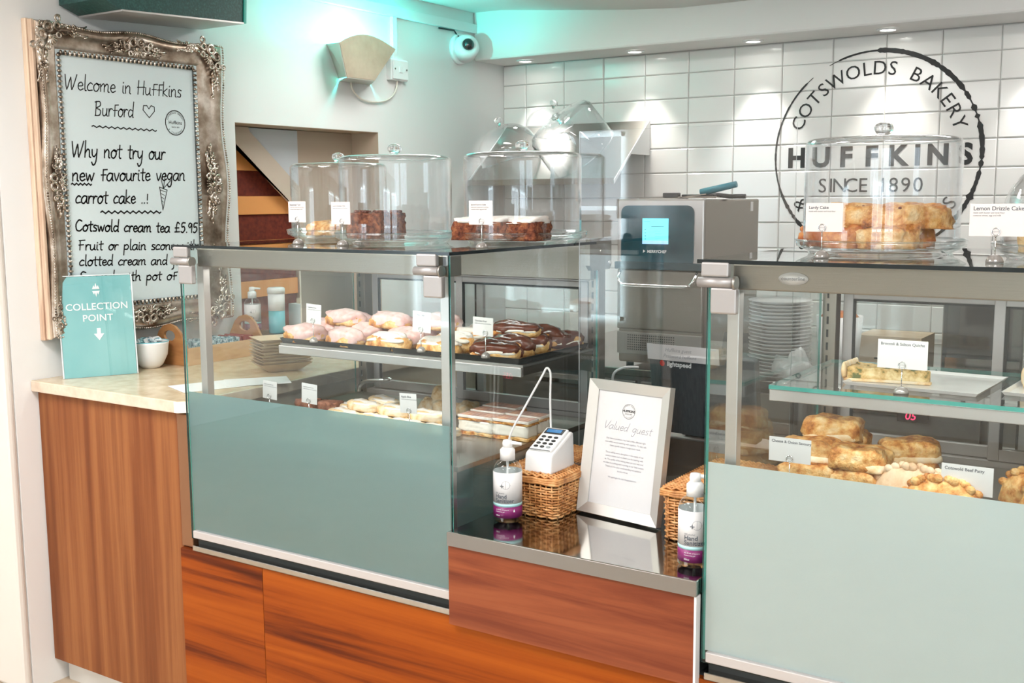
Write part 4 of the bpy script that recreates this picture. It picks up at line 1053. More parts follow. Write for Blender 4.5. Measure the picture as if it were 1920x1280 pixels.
name_card(-2.45, 2.36, deck2, .060, .056, .048, 'Salted Caramel Brownie', 'leftmost name card on the deck, by the dark brownies', 1, m=cardw, roll=.05)
name_card(-2.285, 2.36, deck2, .062, .060, .050, 'Double Chocolate Brownie', 'second name card on the deck, right of the first brownie card', 1, m=cardw, roll=.05)
name_card(-1.893, 2.35, deck2, .060, .056, .062, 'Apple Slice', 'name card among the sugar-topped pastries', 1, m=cardw, roll=-.03)
name_card(-.80, 2.34, deck2, .096, .055, .066, 'Cheese & Onion Savoury', 'name card in front of the golden square savouries', 0, m=cardw, size=.0088)
name_card(-.425, 2.33, deck2, .100, .060, .050, 'Cotswold Beef Patty', 'name card between the pale pasty and the right-hand pasties', 0, m=cardw, size=.0092)
name_card(-.578, 2.395, 1.1985, .104, .062, .052, 'Broccoli & Stilton Quiche', 'name card in front of the quiche slice on the glass shelf', 0, m=cardw, size=.0088)

# ------------------------------------------------------------------ cake domes
def cake_dome(x, y, r, h, lab, knob=True, rnd=False, plate=True, z=ZT, group='cake domes on the display cases'):
    t = thing('cake_dome', lab, 'cake dome', (x, y, z), 0, group, False)
    z0 = .020; th = .0028
    if plate:
        pr = [(.001, .004), (r*.75, .004), (r*.80, 0), (r*.92, 0), (r*.94, .006), (r*1.085, .017), (r*1.10, .030), (r*1.085, .031), (r*1.06, .020), (r*.9, .010), (.001, .010)]
        B().lathe(pr, (0, 0, 0), 56, cap=False).build('glass_plate', acryl, t, world=False)
        B().torus((0, 0, .0305), r*1.092, .0022, None, 56, 6).build('plate_rim', acryl_s, t, world=False)
        z0 = .012
    if rnd:
        out = [(r, z0), (r, z0+h*.35)]+[(r*math.cos(a)**.9 if a < 1.5 else .001, z0+h*.35+h*.65*math.sin(a)) for a in [k*PI/2/12 for k in range(1, 13)]]
    else:
        cr_ = .015; out = [(r, z0), (r, z0+h-cr_)]+[(r-cr_+cr_*math.cos(a), z0+h-cr_+cr_*math.sin(a)) for a in [k*PI/2/6 for k in range(1, 7)]]+[(r*.5, z0+h+.004), (.001, z0+h+.006)]
    inn_ = [(max(.001, q-th), w_-(th if q < r*.9 else 0)) for q, w_ in out][::-1]
    B().lathe(out+inn_, (0, 0, 0), 64, cap=False).build('cover', acryl, t, world=False)
    B().torus((0, 0, z0+.003), r, .0024, None, 56, 6).build('cover_rim', acryl_s, t, world=False)
    if not rnd: B().torus((0, 0, z0+h-.006), r-.006, .0016, None, 56, 6).build('shoulder_rim', acryl_s, t, world=False)
    if knob:
        k = B().lathe([(.010, 0), (.009, .004), (.015, .007), (.0195, .013), (.0205, .019), (.017, .026), (.008, .030), (.001, .031)], (0, 0, z0+h+.004), 18)
        k.build('knob', kglass, t, world=False)
    return t
cake_dome(-2.36, 2.60, .150, .222, 'leftmost clear cake dome on the left case, partly hidden')
cake_dome(-2.005, 2.445, .160, .232, 'clear cake dome over dark chocolate cake, middle of the left case')
cake_dome(-1.675, 2.60, .165, .236, 'clear cake dome over iced carrot cake, right end of the left case')
cake_dome(-.648, 2.445, .163, .235, 'clear cake dome over golden lardy cakes on the right case')
cake_dome(-.225, 2.40, .170, .200, 'rounded clear cake dome over the lemon cake at the right', rnd=True)
# their contents
t = thing('bakewell_tart', 'pale tart piece under the leftmost cake dome', 'cake', (-2.36, 2.55, ZT+.0105), 0, None, False)
loaf_obj('tart', t, bread, dict(L=.15, W=.11, H=.045, sq=3.2, nz=.25, seed=3))
t = thing('chocolate_cake', 'dark crumbly chocolate cake wedge under the middle dome', 'cake', (-2.035, 2.41, ZT+.0105), 0, None, False)
boxcake('sponge', t, cake_d, -.075, -.06, 0, .05, .05, .075, 4, .004, 9)
b = B()
for k in range(26): b.ball((random.uniform(-.07, .045), random.uniform(-.055, .045), .078), .008, (1, 1, .7), 5, 4)
b.build('crumb_topping', choc, t, world=False)['kind'] = 'stuff'
for k, (x, dz, rz) in enumerate(((-1.77, 0, .1), (-1.68, 0, -.05), (-1.59, 0, .1))):
    t = thing('carrot_cake', 'slice of iced carrot cake under the right-hand dome, ' + ['left', 'middle', 'right'][k] + ' of the row', 'cake', (x, 2.50+.02*(k == 1), ZT+.0105), rz, 'carrot cake slices', False)
    boxcake('sponge', t, cake_d, -.043, -.05, 0, .043, .05, .050, 21+k, .003, 8)
    loaf_obj('icing', t, whiteice, dict(L=.088, W=.10, H=.018, sq=4, nz=.35, seed=k*3), off=(0, 0, .047))
for k, (x, y, dz, m, L) in enumerate(((-.735, 2.42, 0, bread_d, .15), (-.62, 2.40, 0, bread, .13), (-.63, 2.50, 0, bread_d, .15), (-.67, 2.44, .045, bread, .17), (-.575, 2.46, .042, bread, .14))):
    t = thing('lardy_cake', 'sticky golden lardy cake under the dome on the right case, ' + ['bottom left, dark', 'bottom front, pale', 'bottom rear', 'upper layer, largest', 'upper layer, right'][k], 'bun', (x, y, ZT+.0105+dz), .3*k-.4, 'lardy cakes', False)
    loaf_obj('bun', t, m, dict(L=L, W=.10, H=.05, sq=3.8, nz=.34, seed=60+k, nu=36, nv=18))
    b = B()
    for q in range(7):
        a = random.uniform(0, 6); rr = random.uniform(.01, .045); b.ball((rr*math.cos(a)*1.2, rr*math.sin(a)*.8, .046), .0042, (1, 1, .8), 6, 4)
    b.build('currants', cake_d, t, world=False)['kind'] = 'stuff'
for k, (x, y) in enumerate(((-.30, 2.37), (-.19, 2.37), (-.08, 2.38))):
    t = thing('lemon_cake', 'slice of yellow lemon drizzle cake under the rounded dome, ' + ['left', 'middle', 'right'][k], 'cake', (x, y, ZT+.0105), .05, 'lemon cake slices', False)
    boxcake('sponge', t, cake_y, -.052, -.06, 0, .052, .06, .062, 31+k, .003, 8)
    boxcake('glaze', t, bread, -.053, -.061, .062, .053, .061, .068, 33+k, .002, 6)
# round brown cake standing behind the rounded dome
t = thing('round_cake', 'round brown cake on a plate behind the rounded dome', 'cake', (-.19, 2.66, ZT), 0, None, False)
B().lathe([(.001, 0), (.09, 0), (.095, .006), (.001, .008)], (0, 0, 0), 32, cap=False).build('plate', plastic, t, world=False)
loaf_obj('cake', t, mat('dusty_brown_cake', rough=.8, ramp=((1, 1, 1), 40, 5, [(.35, (.16, .08, .05)), (.65, (.36, .25, .18))])), dict(L=.17, W=.17, H=.145, sq=3, nz=.05, seed=3), off=(0, 0, .008))

# ------------------------------------------------------------------ sign: collection point
def lean(loc, rz, tilt):
    return Matrix.Translation(loc) @ Matrix.Rotation(rz, 4, 'Z') @ Matrix.Rotation(-tilt, 4, 'X')
def flat_on(M, lift=.0006):
    o = M.translation; u = M.to_3x3() @ Vector((1, 0, 0)); v = M.to_3x3() @ Vector((0, 0, 1))
    return Flat(o, u, v, lift)
def panelM(b, M, x0, x1, z0, z1, y0, y1, m=0):
    return b.box(x0, y0, z0, x1, y1, z1, m, M)
sl = Vector((-3.171, 2.150, 1.0405)); rz = math.atan2(.20, .102)
t = thing('sign_holder', 'teal collection point sign in a clear acrylic stand on the worktop', 'sign', tuple(sl))
M = lean(sl, rz, math.radians(7)); W_, H_ = .228, .333
b = B(); panelM(b, M, 0, W_, 0, H_, .0, .0015); b.build('poster', teal_p, t)
b = B(); panelM(b, M, -.003, W_+.003, -.001, H_+.004, -.003, -.001); b.build('front_sheet', acryl, t)
b = B(); panelM(b, M, -.0045, -.001, 0, H_+.003, -.003, .004); panelM(b, M, W_+.001, W_+.0045, 0, H_+.003, -.003, .004); panelM(b, M, 0, W_, H_+.001, H_+.004, -.003, .004)
b.build('sheet_edges', mat('bright_acrylic_edge', (.85, .93, .95), .2), t)
b = B(); Mf = Matrix.Translation(sl) @ Matrix.Rotation(rz, 4, 'Z'); panelM(b, Mf, 0, W_, .0, .003, .0, .075); b.build('foot', acryl, t)
Md_ = Matrix.Translation(sl+Mf.to_3x3() @ Vector((0, -.0016, 0))) @ Matrix.Rotation(rz, 4, 'Z') @ Matrix.Rotation(-math.radians(7), 4, 'X')
F = flat_on(Md_); c = W_*.51
F.text('COLLECTION', c, .222, .0315, .012, 0, 'CENTER', 1.02); F.text('POINT', c, .184, .0315, .012, 0, 'CENTER', 1.05)
F.b.add([F.P(c-.006, .160), F.P(c-.006, .142), F.P(c-.0165, .142), F.P(c, .120), F.P(c+.0165, .142), F.P(c+.006, .142), F.P(c+.006, .160)], [(0, 1, 2, 3, 4, 5, 6)])
for sg in (1, -1):
    for q in (-1, 0, 1):
        F.b.add([F.P(c+q*.007-.005, .287+sg*.003), F.P(c+q*.0065, .287+sg*(.024-abs(q)*.008)), F.P(c+q*.007+.005, .287+sg*.003)], [(0, 1, 2)])
F.build('sign_lettering', ink_w, t)

# ------------------------------------------------------------------ worktop items
t = thing('bowl', 'small white bowl of sachets beside the collection sign', 'bowl', (-3.135, 2.465, 1.0405), 0, None, False)
B().lathe([(.001, 0), (.030, 0), (.042, .012), (.058, .045), (.063, .085), (.064, .092), (.061, .092), (.055, .050), (.038, .016), (.001, .010)], (0, 0, 0), 32, cap=False).build('bowl_body', plastic, t, world=False)
b = B().torus((0, 0, .092), .0625, .0018, None, 32, 5); b.build('rim', bluel, t, world=False)
for k in range(12):
    a = k*.9; R = Matrix.Rotation(a, 4, 'Z') @ Matrix.Rotation(.5+.2*(k % 3), 4, 'X'); M = Matrix.Translation((-3.135+.022*math.cos(a), 2.465+.022*math.sin(a), 1.0405+.085)) @ R
    o = B().box(-.016, -.004, -.02, .016, .004, .022, M=Matrix.Rotation(.5+.2*(k % 3), 4, 'X') ).build('sachet', sachet if k % 3 else paper, None, None)
    o.location = M.translation; o.rotation_euler = (0, 0, a); o['q'] = 1; tag(o, '%s sachet in the white bowl, %s' % ('printed' if k % 3 else 'plain white', ['nearest the carrier', 'right rear', 'rear', 'left rear', 'left side', 'left front', 'front left', 'front', 'front right', 'right side', 'inner right', 'inner rear'][k]), 'sachet', 'sachets in the white bowl'); del o['q']
# wooden carrier: ends face the camera/away, long side along y
t = thing('wooden_carrier', 'plywood condiment carrier with oval handle holes on the worktop', 'carrier', (-3.13, 2.72, 1.0405))
x0, x1, y0, y1 = -3.215, -3.045, 2.545, 2.90
def endpanel(y):
    out = [(x0, 0), (x1, 0), (x1+.004, .062), (x1-.012, .085), (x1-.030, .118), (x1-.055, .138), ((x0+x1)/2, .145), (x0+.055, .138), (x0+.030, .118), (x0+.012, .085), (x0-.004, .062)]
    cx = (x0+x1)/2; n = 24
    hole = [(cx+.030*math.cos(2*PI*k/n), .103+.019*math.sin(2*PI*k/n)) for k in range(n)]
    # resample outline by angle for bridging
    def ray_out(a):
        best = None; o_ = (cx, .10); d = (math.cos(a), math.sin(a))
        for i in range(len(out)):
            p, q = out[i], out[(i+1) % len(out)]; ex, ey = q[0]-p[0], q[1]-p[1]; den = d[0]*ey-d[1]*ex
            if abs(den) < 1e-9: continue
            tt = ((p[0]-o_[0])*ey-(p[1]-o_[1])*ex)/den; ss = ((p[0]-o_[0])*d[1]-(p[1]-o_[1])*d[0])/den
            if tt > 0 and -1e-6 <= ss <= 1+1e-6 and (best is None or tt < best): best = tt
        return (o_[0]+d[0]*best, o_[1]+d[1]*best)
    n2 = 48; H2 = [(cx+.030*math.cos(2*PI*k/n2), .103+.019*math.sin(2*PI*k/n2)) for k in range(n2)]; O2 = [ray_out(2*PI*k/n2) for k in range(n2)]
    vs = []
    for yy in (y, y+.010):
        vs += [(a, yy, 1.0405+c) for a, c in H2]+[(a, yy, 1.0405+c) for a, c in O2]
    fs = []
    for k in range(n2):
        k2 = (k+1) % n2
        fs += [(k, k2, n2+k2, n2+k), (2*n2+k, 3*n2+k, 3*n2+k2, 2*n2+k2), (k, 2*n2+k, 2*n2+k2, k2), (n2+k, n2+k2, 3*n2+k2, 3*n2+k)]
    return B().add(vs, fs)
endpanel(y0).build('end_panel', ply_d, t); endpanel(y1).build('end_panel', ply_d, t)
B().box(x1-.003, y0+.006, 1.0405, x1+.004, y1+.006, 1.0405+.062).build('side_panel', ply, t)
B().box(x0-.004, y0+.006, 1.0405, x0+.003, y1+.006, 1.0405+.062).build('side_panel', ply, t)
B().box(x0, y0+.01, 1.0405, x1, y1, 1.046).build('bottom_panel', ply, t)
for k in range(16):
    y = 2.575+.02*k; o = B().box(-.060, -.004, 0, .050, .004, .066, M=Matrix.Rotation(.18*math.sin(k*2), 4, 'X')).build('sachet', sachet if k < 13 else red_sachet, None, None)
    o.location = (-3.13, y, 1.0475); o.rotation_euler = (0, 0, .12*math.sin(k*3.1)); tag(o, ('printed sachet filed in the wooden carrier, %s from the near end' % ['first', 'second', 'third', 'fourth', 'fifth', 'sixth', 'seventh', 'eighth', 'ninth', 'tenth', 'eleventh', 'twelfth', 'thirteenth'][k]) if k < 13 else 'red sachet in the wooden carrier, %s of three at the far end' % ['nearest', 'middle', 'farthest'][k-13], 'sachet', 'sachets in the carrier' if k < 13 else 'red sachets in the carrier')
# kraft tray stack
for k in range(9):
    nm = ['bottom', 'second', 'third', 'fourth', 'fifth', 'sixth', 'seventh', 'eighth', 'top'][k]
    t = thing('kraft_tray', 'kraft paper food tray in the stack on the worktop, %s of nine from below' % nm, 'food tray', (-2.70, 2.66, 1.0405+.0105*k), 1.1+.05*math.sin(k*2), 'kraft trays', False)
    b = B(); a, c, h = .050, .036, .030; A, C_ = .090, .070
    lo = [(-a, -c, 0), (a, -c, 0), (a, c, 0), (-a, c, 0)]; hi = [(-A, -C_, h), (A, -C_, h), (A, C_, h), (-A, C_, h)]; e = .0022
    vs = lo+hi+[(x*(1-e/abs(x)), y*(1-e/abs(y)), z+.0022) for x, y, z in lo]+[(x*(1-e/abs(x)), y*(1-e/abs(y)), z) for x, y, z in hi]
    fs = [(3, 2, 1, 0), (8, 9, 10, 11)]
    for q in range(4):
        q2 = (q+1) % 4; fs += [(q, q2, 4+q2, 4+q), (8+q, 12+q, 12+q2, 8+q2), (4+q, 4+q2, 12+q2, 12+q)]
    b.add(vs, fs); b.build('tray_shell', kraft, t, world=False)
t = B().box(-.10, -.075, 0, .10, .075, .0012).build('paper_sheet', paper, None, None); t.location = (-2.66, 2.30, 1.0408); t.rotation_euler = (0, 0, 1.2); tag(t, 'white sheet of paper on the worktop near the case corner', 'paper')
t = B().box(-.10, -.07, 0, .10, .07, .0012).build('paper_sheet', paper, None, None); t.location = (-2.585, 2.44, 1.0422); t.rotation_euler = (0, 0, .9); tag(t, 'second white sheet lying farther back on the worktop', 'paper')
for k in range(4):
    t = B().box(-.095, -.08, 0, .095, .08, .012).build('folder', mat('dark_folder', (.07, .075, .08), .5) if k % 2 else mat('grey_folder', (.52, .52, .50), .6), None, None, .002)
    t.location = (-3.125, 3.02, 1.0405+.0165*k); t.rotation_euler = (0, 0, .1*math.sin(k*2)); tag(t, '%s folder in the pile near the niche, %s' % ('dark' if k % 2 else 'grey', ['bottom', 'second from the bottom', 'third from the bottom', 'top'][k]), 'folder', 'folders in the pile')
zf = 1.0405+.0165*3+.0125
def sanitizer(x, y, z, rz, lab, sc_=1):
    t = thing('sanitizer_bottle', lab, 'bottle', (x, y, z), rz, 'hand sanitizer bottles', False)
    r = .036
    B().lathe([(.001, .002), (r*.9, .001), (r, .006), (r, .128), (r*.93, .140), (r*.72, .150), (.017, .155), (.015, .158), (.015, .162), (.001, .162)], (0, 0, 0), 32, cap=False).build('bottle_body', liquid, t, world=False)
    for z0, z1, m, nm in ((.014, .042, purple, 'purple_band'), (.042, .050, lblue, 'blue_band'), (.050, .128, paper, 'label')):
        B().lathe([(r+.0004, z0), (r+.0004, z1), (r+.0001, z1), (r+.0001, z0)], (0, 0, 0), 32, loop=True).build(nm, m, t, world=False)
    B().lathe([(.019, .155), (.019, .180), (.015, .184), (.012, .187), (.005, .188), (.005, .200), (.001, .200)], (0, 0, 0), 20).build('pump_collar', plastic, t, world=False)
    B().lathe([(.012, .186), (.013, .196), (.011, .204), (.001, .205)], (0, 0, 0), 16).build('pump_head', plastic, t, world=False)
    B().cyl((0, 0, .199), (.036, -.006, .196), .005, .004, 10).build('nozzle', plastic, t, world=False)
    B().cyl((0, 0, .01), (0, 0, .155), .003, n=8).build('dip_tube', plastic, t, world=False)
    # wrapped lettering
    def wrap(F_, nm, m):
        F_.b.v = [((r+.0010)*math.sin(x_/r), -(r+.0010)*math.cos(x_/r), z_) for x_, y_, z_ in F_.b.v]
        F_.b.build(nm, m, t, world=False)
    F = Flat((0, 0, 0), (1, 0, 0), (0, 0, 1), 0)
    F.text('Hand', -.028, .0645, .0140, .022); F.text('Sanitizer', -.028, .0535, .0140, .022)
    F.text('70% alcohol', -.028, .0755, .005); F.line([(-.012, .097), (.012, .097)], .0005); F.line([(0, .088), (0, .108)], .0005)
    F.ring(0, .098, .010, .0005, 20); F.line([(-.014, .095), (-.006, .095)], .002); F.line([(-.010, .091), (-.010, .099)], .002)
    wrap(F, 'lettering', ink_g)
    F = Flat((0, 0, 0), (1, 0, 0), (0, 0, 1), 0); F.text('kills 99.9% of bacteria', -.028, .034, .004); F.text('moisturising gel', -.028, .029, .004); F.text('500ml', -.028, .019, .005)
    F.b.add([(.020, 0, .030), (.0225, 0, .029), (.0225, 0, .033), (.021, 0, .037), (.0185, 0, .033), (.0185, 0, .029)], [(0, 1, 2, 3, 4, 5)])
    wrap(F, 'band_lettering', ink_w)
    return t
ss = .8205
sanitizer(-1.475, 2.215, ss, .45, 'pump bottle of hand sanitizer at the left end of the steel counter')
sanitizer(-.945, 2.155, ss, .55, 'pump bottle of hand sanitizer at the right end of the steel counter')
t = sanitizer(-3.185, 2.995, zf, .9, 'hand sanitizer bottle on the folder pile, seen through the left case'); t.scale = (.88, .88, .88)
t = thing('wipes_tub', 'white and blue cleaning tub beside the far sanitizer bottle', 'tub', (-3.105, 3.045, zf), .9, None, False); t.scale = (.88, .88, .88)
B().lathe([(.001, 0), (.034, 0), (.036, .004), (.036, .10), (.001, .10)], (0, 0, 0), 24, cap=False).build('tub_body', bluel, t, world=False)
B().lathe([(.037, .0), (.037, .075)], (0, 0, .100), 24).build('tub_upper', plastic, t, world=False)
B().lathe([(.039, .0), (.039, .020), (.034, .026), (.001, .026)], (0, 0, .176), 24).build('lid', plastic, t, world=False)
t = thing('storage_box', 'pale blue-white box of paper bags behind the pink eclairs', 'box', (-3.08, 3.22, 1.0405), .0, None, False)
B().box(-.075, -.06, 0, .11, .08, .165).build('box_body', mat('pale_blue_card', (.72, .79, .82), .6), t, world=False)
B().box(-.05, -.04, .165, .09, .06, .185).build('paper_bags', kraft, t, world=False)
for k in range(4): pass

# ------------------------------------------------------------------ wicker hampers
def hamper(x0, x1, y0, y1, z0, h, lab, strap=True):
    t = thing('wicker_hamper', lab, 'hamper', ((x0+x1)/2, (y0+y1)/2, z0))
    hb = h*.78; path = []; sp = .0155
    nx_ = max(4, int((x1-x0)/sp)); ny_ = max(4, int((y1-y0)/sp))
    c = []
    for i in range(nx_): c.append((x0+(x1-x0)*(i+.5)/nx_, y0, (0, -1)))
    for i in range(ny_): c.append((x1, y0+(y1-y0)*(i+.5)/ny_, (1, 0)))
    for i in range(nx_): c.append((x1-(x1-x0)*(i+.5)/nx_, y1, (0, 1)))
    for i in range(ny_): c.append((x0, y1-(y1-y0)*(i+.5)/ny_, (-1, 0)))
    b = B()
    rows_ = int(hb/.0068)
    for k in range(rows_):
        z = z0+.004+k*.0068; fl = .004*(k/rows_)
        pts = []
        for i, (x, y, n) in enumerate(c):
            o_ = (.0042 if (i+k) % 2 else -.0022)+fl
            pts.append((x+n[0]*o_, y+n[1]*o_, z+random.uniform(-.0007, .0007)))
        b.tube(pts, .0029, 6, closed=True)
    b.build('woven_sides', wicker, t)['kind'] = 'stuff'
    b = B()
    for (x, y, n) in c: b.cyl((x+n[0]*.001, y+n[1]*.001, z0), (x+n[0]*.005, y+n[1]*.005, z0+hb), .0024, n=6)
    b.build('stakes', wicker, t)['kind'] = 'stuff'
    b = B().box(x0+.006, y0+.006, z0+.002, x1-.006, y1-.006, z0+.006); b.build('bottom', wicker, t)
    # lid
    zl = z0+hb+.004; e = .009; b = B()
    for q in range(3):
        pts = []; cc = [(x0-e, y0-e), (x1+e, y0-e), (x1+e, y1+e), (x0-e, y1+e)]
        for i in range(4):
            p, r_ = cc[i], cc[(i+1) % 4]
            for s_ in range(10): pts.append((p[0]+(r_[0]-p[0])*s_/10, p[1]+(r_[1]-p[1])*s_/10, zl+.005*q+.0012*math.sin(s_*2+q)))
        b.tube(pts, .0042, 6, closed=True)
    b.build('lid_rim', wicker, t)
    b = B(); ny2 = int((y1-y0+2*e)/.0062); nxs = int((x1-x0+2*e)/.012)
    for k in range(ny2):
        y = y0-e+(k+.5)*(y1-y0+2*e)/ny2
        b.tube([(x0-e+(x1-x0+2*e)*i/nxs, y, zl+.014+.0042*(1 if (i+k) % 2 else -.4)+.003*math.sin(PI*i/nxs)) for i in range(nxs+1)], .0033, 5)
    b.build('woven_lid', wicker, t)['kind'] = 'stuff'
    b = B().box(x0-e, y0-e, zl+.006, x1+e, y1+e, zl+.011); b.build('lid_board', wicker, t)
    if strap:
        yc = y0+(y1-y0)*.45; b = B()
        b.box(x1+.010, yc-.010, z0+.03, x1+.0135, yc+.010, zl+.018); b.box(x1-.06, yc-.010, zl+.018, x1+.0135, yc+.010, zl+.021)
        b.box(x1+.012, yc-.014, z0+.045, x1+.019, yc+.014, z0+.075)
        p = b.build('leather_strap', leather, t, bevel=.001)
        b = B(); Mr = Matrix.Rotation(PI/2, 3, 'Y'); b.torus((x1+.020, yc, z0+.052), .010, .0015, Mr, 16, 5); b.cyl((x1+.020, yc-.018, z0+.05), (x1+.020, yc+.018, z0+.046), .0018, n=6)
        b.build('buckle', chrome, p)
    return t
hamper(-1.535, -1.372, 2.275, 2.60, ss, .112, 'wicker hamper with leather strap under the card reader on the steel counter')
hamper(-1.075, -.915, 2.285, 2.60, ss, .135, 'wicker hamper right of the framed notice on the steel counter', False)

# ------------------------------------------------------------------ card reader in its dock
t = thing('card_reader', 'white card reader in a wedge dock on the wicker hamper', 'card reader', (-1.4335, 2.350, .9295), .02, None, False)
Mw = Matrix(((0, 0, 1, 0), (1, 0, 0, 0), (0, 1, 0, 0), (0, 0, 0, 1)))
B().prism([(-.064, 0), (.060, 0), (.054, .088), (.044, .092), (-.050, .053), (-.059, .048)], -.0395, .0395, Mw).build('dock', plastic, t, world=False, bevel=.005)
ang = math.atan2(.039, .094)
Mk = Matrix.Translation((0, -.054, .0505)) @ Matrix.Rotation(ang, 4, 'X')
B().box(-.033, .006, 0, .033, .106, .008, M=Mk).build('reader_body', plastic, t, world=False, bevel=.004)
B().box(-.027, .076, .008, .027, .100, .0088, M=Mk).build('screen_surround', black, t, world=False)
B().box(-.022, .082, .0089, .020, .096, .0093, M=Mk).build('display', screen_b, t, world=False)
for r_ in range(4):
    for c_ in range(3):
        b = B(); p = Mk @ Vector((-.018+.018*c_, .018+.0145*r_, .008)); b.lathe([(.0055, -.001), (.0055, .0015), (.004, .002), (.001, .002)], p, 12, M=Matrix.Rotation(ang, 3, 'X') @ Matrix.Diagonal((1.15, .8, 1)))
        b.build('key', black if (r_, c_) != (0, 2) else mat('grey_key', (.3, .32, .33), .4), t, world=False)
B().box(-.030, .004, .0075, .030, .0055, .0084, M=Mk).build('card_slot', black, t, world=False)
lead = [(-1.4600, 2.398, 1.016), (-1.462, 2.398, 1.10), (-1.462, 2.40, 1.160), (-1.466, 2.40, 1.176), (-1.474, 2.398, 1.180), (-1.482, 2.39, 1.160), (-1.505, 2.35, 1.09), (-1.527, 2.315, 1.025), (-1.531, 2.30, .98), (-1.530, 2.295, .938)]
tag(B().tube(cr(lead), .0028, 6).build('white_lead', plastic, None, lead[0]), 'thin white lead looping up and down behind the card reader', 'cable')

# ------------------------------------------------------------------ framed notice
t0 = Vector((-1.362, 2.383, ss+.003)); rz = math.atan2(-.034, .242); tilt = math.radians(9.5)
t = thing('photo_frame', 'silver framed valued guest notice leaning on the steel counter', 'frame', tuple(t0))
M = lean(t0, rz, tilt); W_, H_ = .244, .340; fw = .026
for nm, pts in (('left', [(0, 0), (fw, fw), (fw, H_-fw), (0, H_)]), ('right', [(W_, 0), (W_, H_), (W_-fw, H_-fw), (W_-fw, fw)]), ('top', [(0, H_), (fw, H_-fw), (W_-fw, H_-fw), (W_, H_)]), ('bottom', [(0, 0), (W_, 0), (W_-fw, fw), (fw, fw)])):
    b = B(); n = 4
    # bevelled moulding: outer edge deeper, inner lower
    vs = []
    for (x_, z_) in pts:
        inner = fw-.001 <= x_ <= W_-fw+.001 and fw-.001 <= z_ <= H_-fw+.001
        vs.append(M @ Vector((x_, -.010 if inner else -.018, z_)))
    vs += [M @ Vector((x_, .004, z_)) for (x_, z_) in pts]
    b.add(vs, [(0, 1, 2, 3), (7, 6, 5, 4)]+[(i, (i+1) % 4, 4+(i+1) % 4, 4+i) for i in range(4)])
    b.build('frame_side', mat('satin_silver', (.66, .65, .62), .38, .6), t)
b = B(); panelM(b, M, fw-.002, W_-fw+.002, fw-.002, H_-fw+.002, -.006, .002); b.build('notice', paper, t)
b = B(); panelM(b, M, fw-.001, W_-fw+.001, fw-.001, H_-fw+.001, -.0090, -.0075); b.build('glazing', clear_mat('picture_glass', (.99, .99, .99), 1.3, .5), t)
Ms = Matrix.Translation(t0+M.to_3x3() @ Vector((0, .004, 0))) @ Matrix.Rotation(rz, 4, 'Z')
b = B(); b.box(W_*.4, .055, 0, W_*.6, .058, .2, M=Ms @ Matrix.Rotation(.12, 4, 'X')); b.build('back_stand', black, t)
M2 = M @ Matrix.Translation((0, -.0061, 0)); F = flat_on(M2, .0004); c = W_/2; wt = .0035
F.ring(c, .268, .0185, .0008, 44); F.text('HUFFKINS', c, .2660, .0082, .04, 0, 'CENTER', 1.05); F.text('SINCE 1890', c, .2600, .0042, 0, 0, 'CENTER')
F.arc('COTSWOLDS BAKERY', c, .268, .0145, math.radians(160), math.radians(20), .0032); F.arc('& TEAROOMS', c, .268, .0168, math.radians(215), math.radians(325), .0032, 0, True)
F.build('logo_lettering', ink, t)
F = flat_on(M2, .0004); hand(F, 'Valued guest', c-.073, .219, c+.073, .217, .0105, .0011, .35)
body = ['Our bakery products may look a little different right', 'now while we are working with suppliers. To stay safe', 'these special recipes change every week.', '', 'There will be some disruption in the supply of our', 'usual products and we thank you for bearing with', 'us. The quality of the baking stays just as it was and', 'we bake everything each morning to our best recipes.', 'Thank you for your understanding and patience', 'as you visit us.', '', 'We apologise for any disappointment']
for k, ln in enumerate(body): F.text(ln, c, .1935-.0088*k, .0062, 0, 0, 'CENTER', .93)
F.build('notice_lettering', mat('notice_ink', (.33, .32, .36), .7), t)

# ------------------------------------------------------------------ clear screen between the cases
t = thing('protective_screen', 'tall clear acrylic screen standing between the two display cases', 'screen', (-1.22, 2.68, ss))
B().slab(-1.53, 2.665, ss+.002, -.915, 2.669, 1.80, 0, 1, 1).build('acrylic_sheet', [acryl, mat('bright_sheet_edge', (.80, .86, .88), .25)], t)
for x in (-1.45, -1.0): B().box(x-.012, 2.62, ss, x+.012, 2.71, ss+.018).build('foot', acryl_s, t)

# ------------------------------------------------------------------ back counter, shelves and equipment behind
t = thing('back_counter', 'stainless back counter along the tiled wall', 'counter', (-.6, 4.3, 0))
B().box(-2.35, 3.50, .10, 1.2, 4.86, .985).build('carcass', mat('grey_cabinet', (.20, .19, .18), .4, .3), t)
B().box(-2.30, 3.53, 0, 1.15, 4.80, .10).build('plinth', dark, t)
B().box(-2.36, 3.46, .985, 1.2, 4.862, 1.012).build('worktop', steel_m, t, bevel=.003)
for k, x in enumerate((-2.33, -1.75, -1.17, -.59, -.01, .57)):
    for q in range(3):
        p = B().box(x+.005, 3.482, .12+.285*q, x+.565, 3.499, .395+.285*q).build('drawer', mat('drawer_steel', (.33, .31, .29), .35, .7), t, bevel=.002)
        B().box(x+.15, 3.468, .365+.285*q, x+.42, 3.481, .380+.285*q).build('handle', chrome, p)
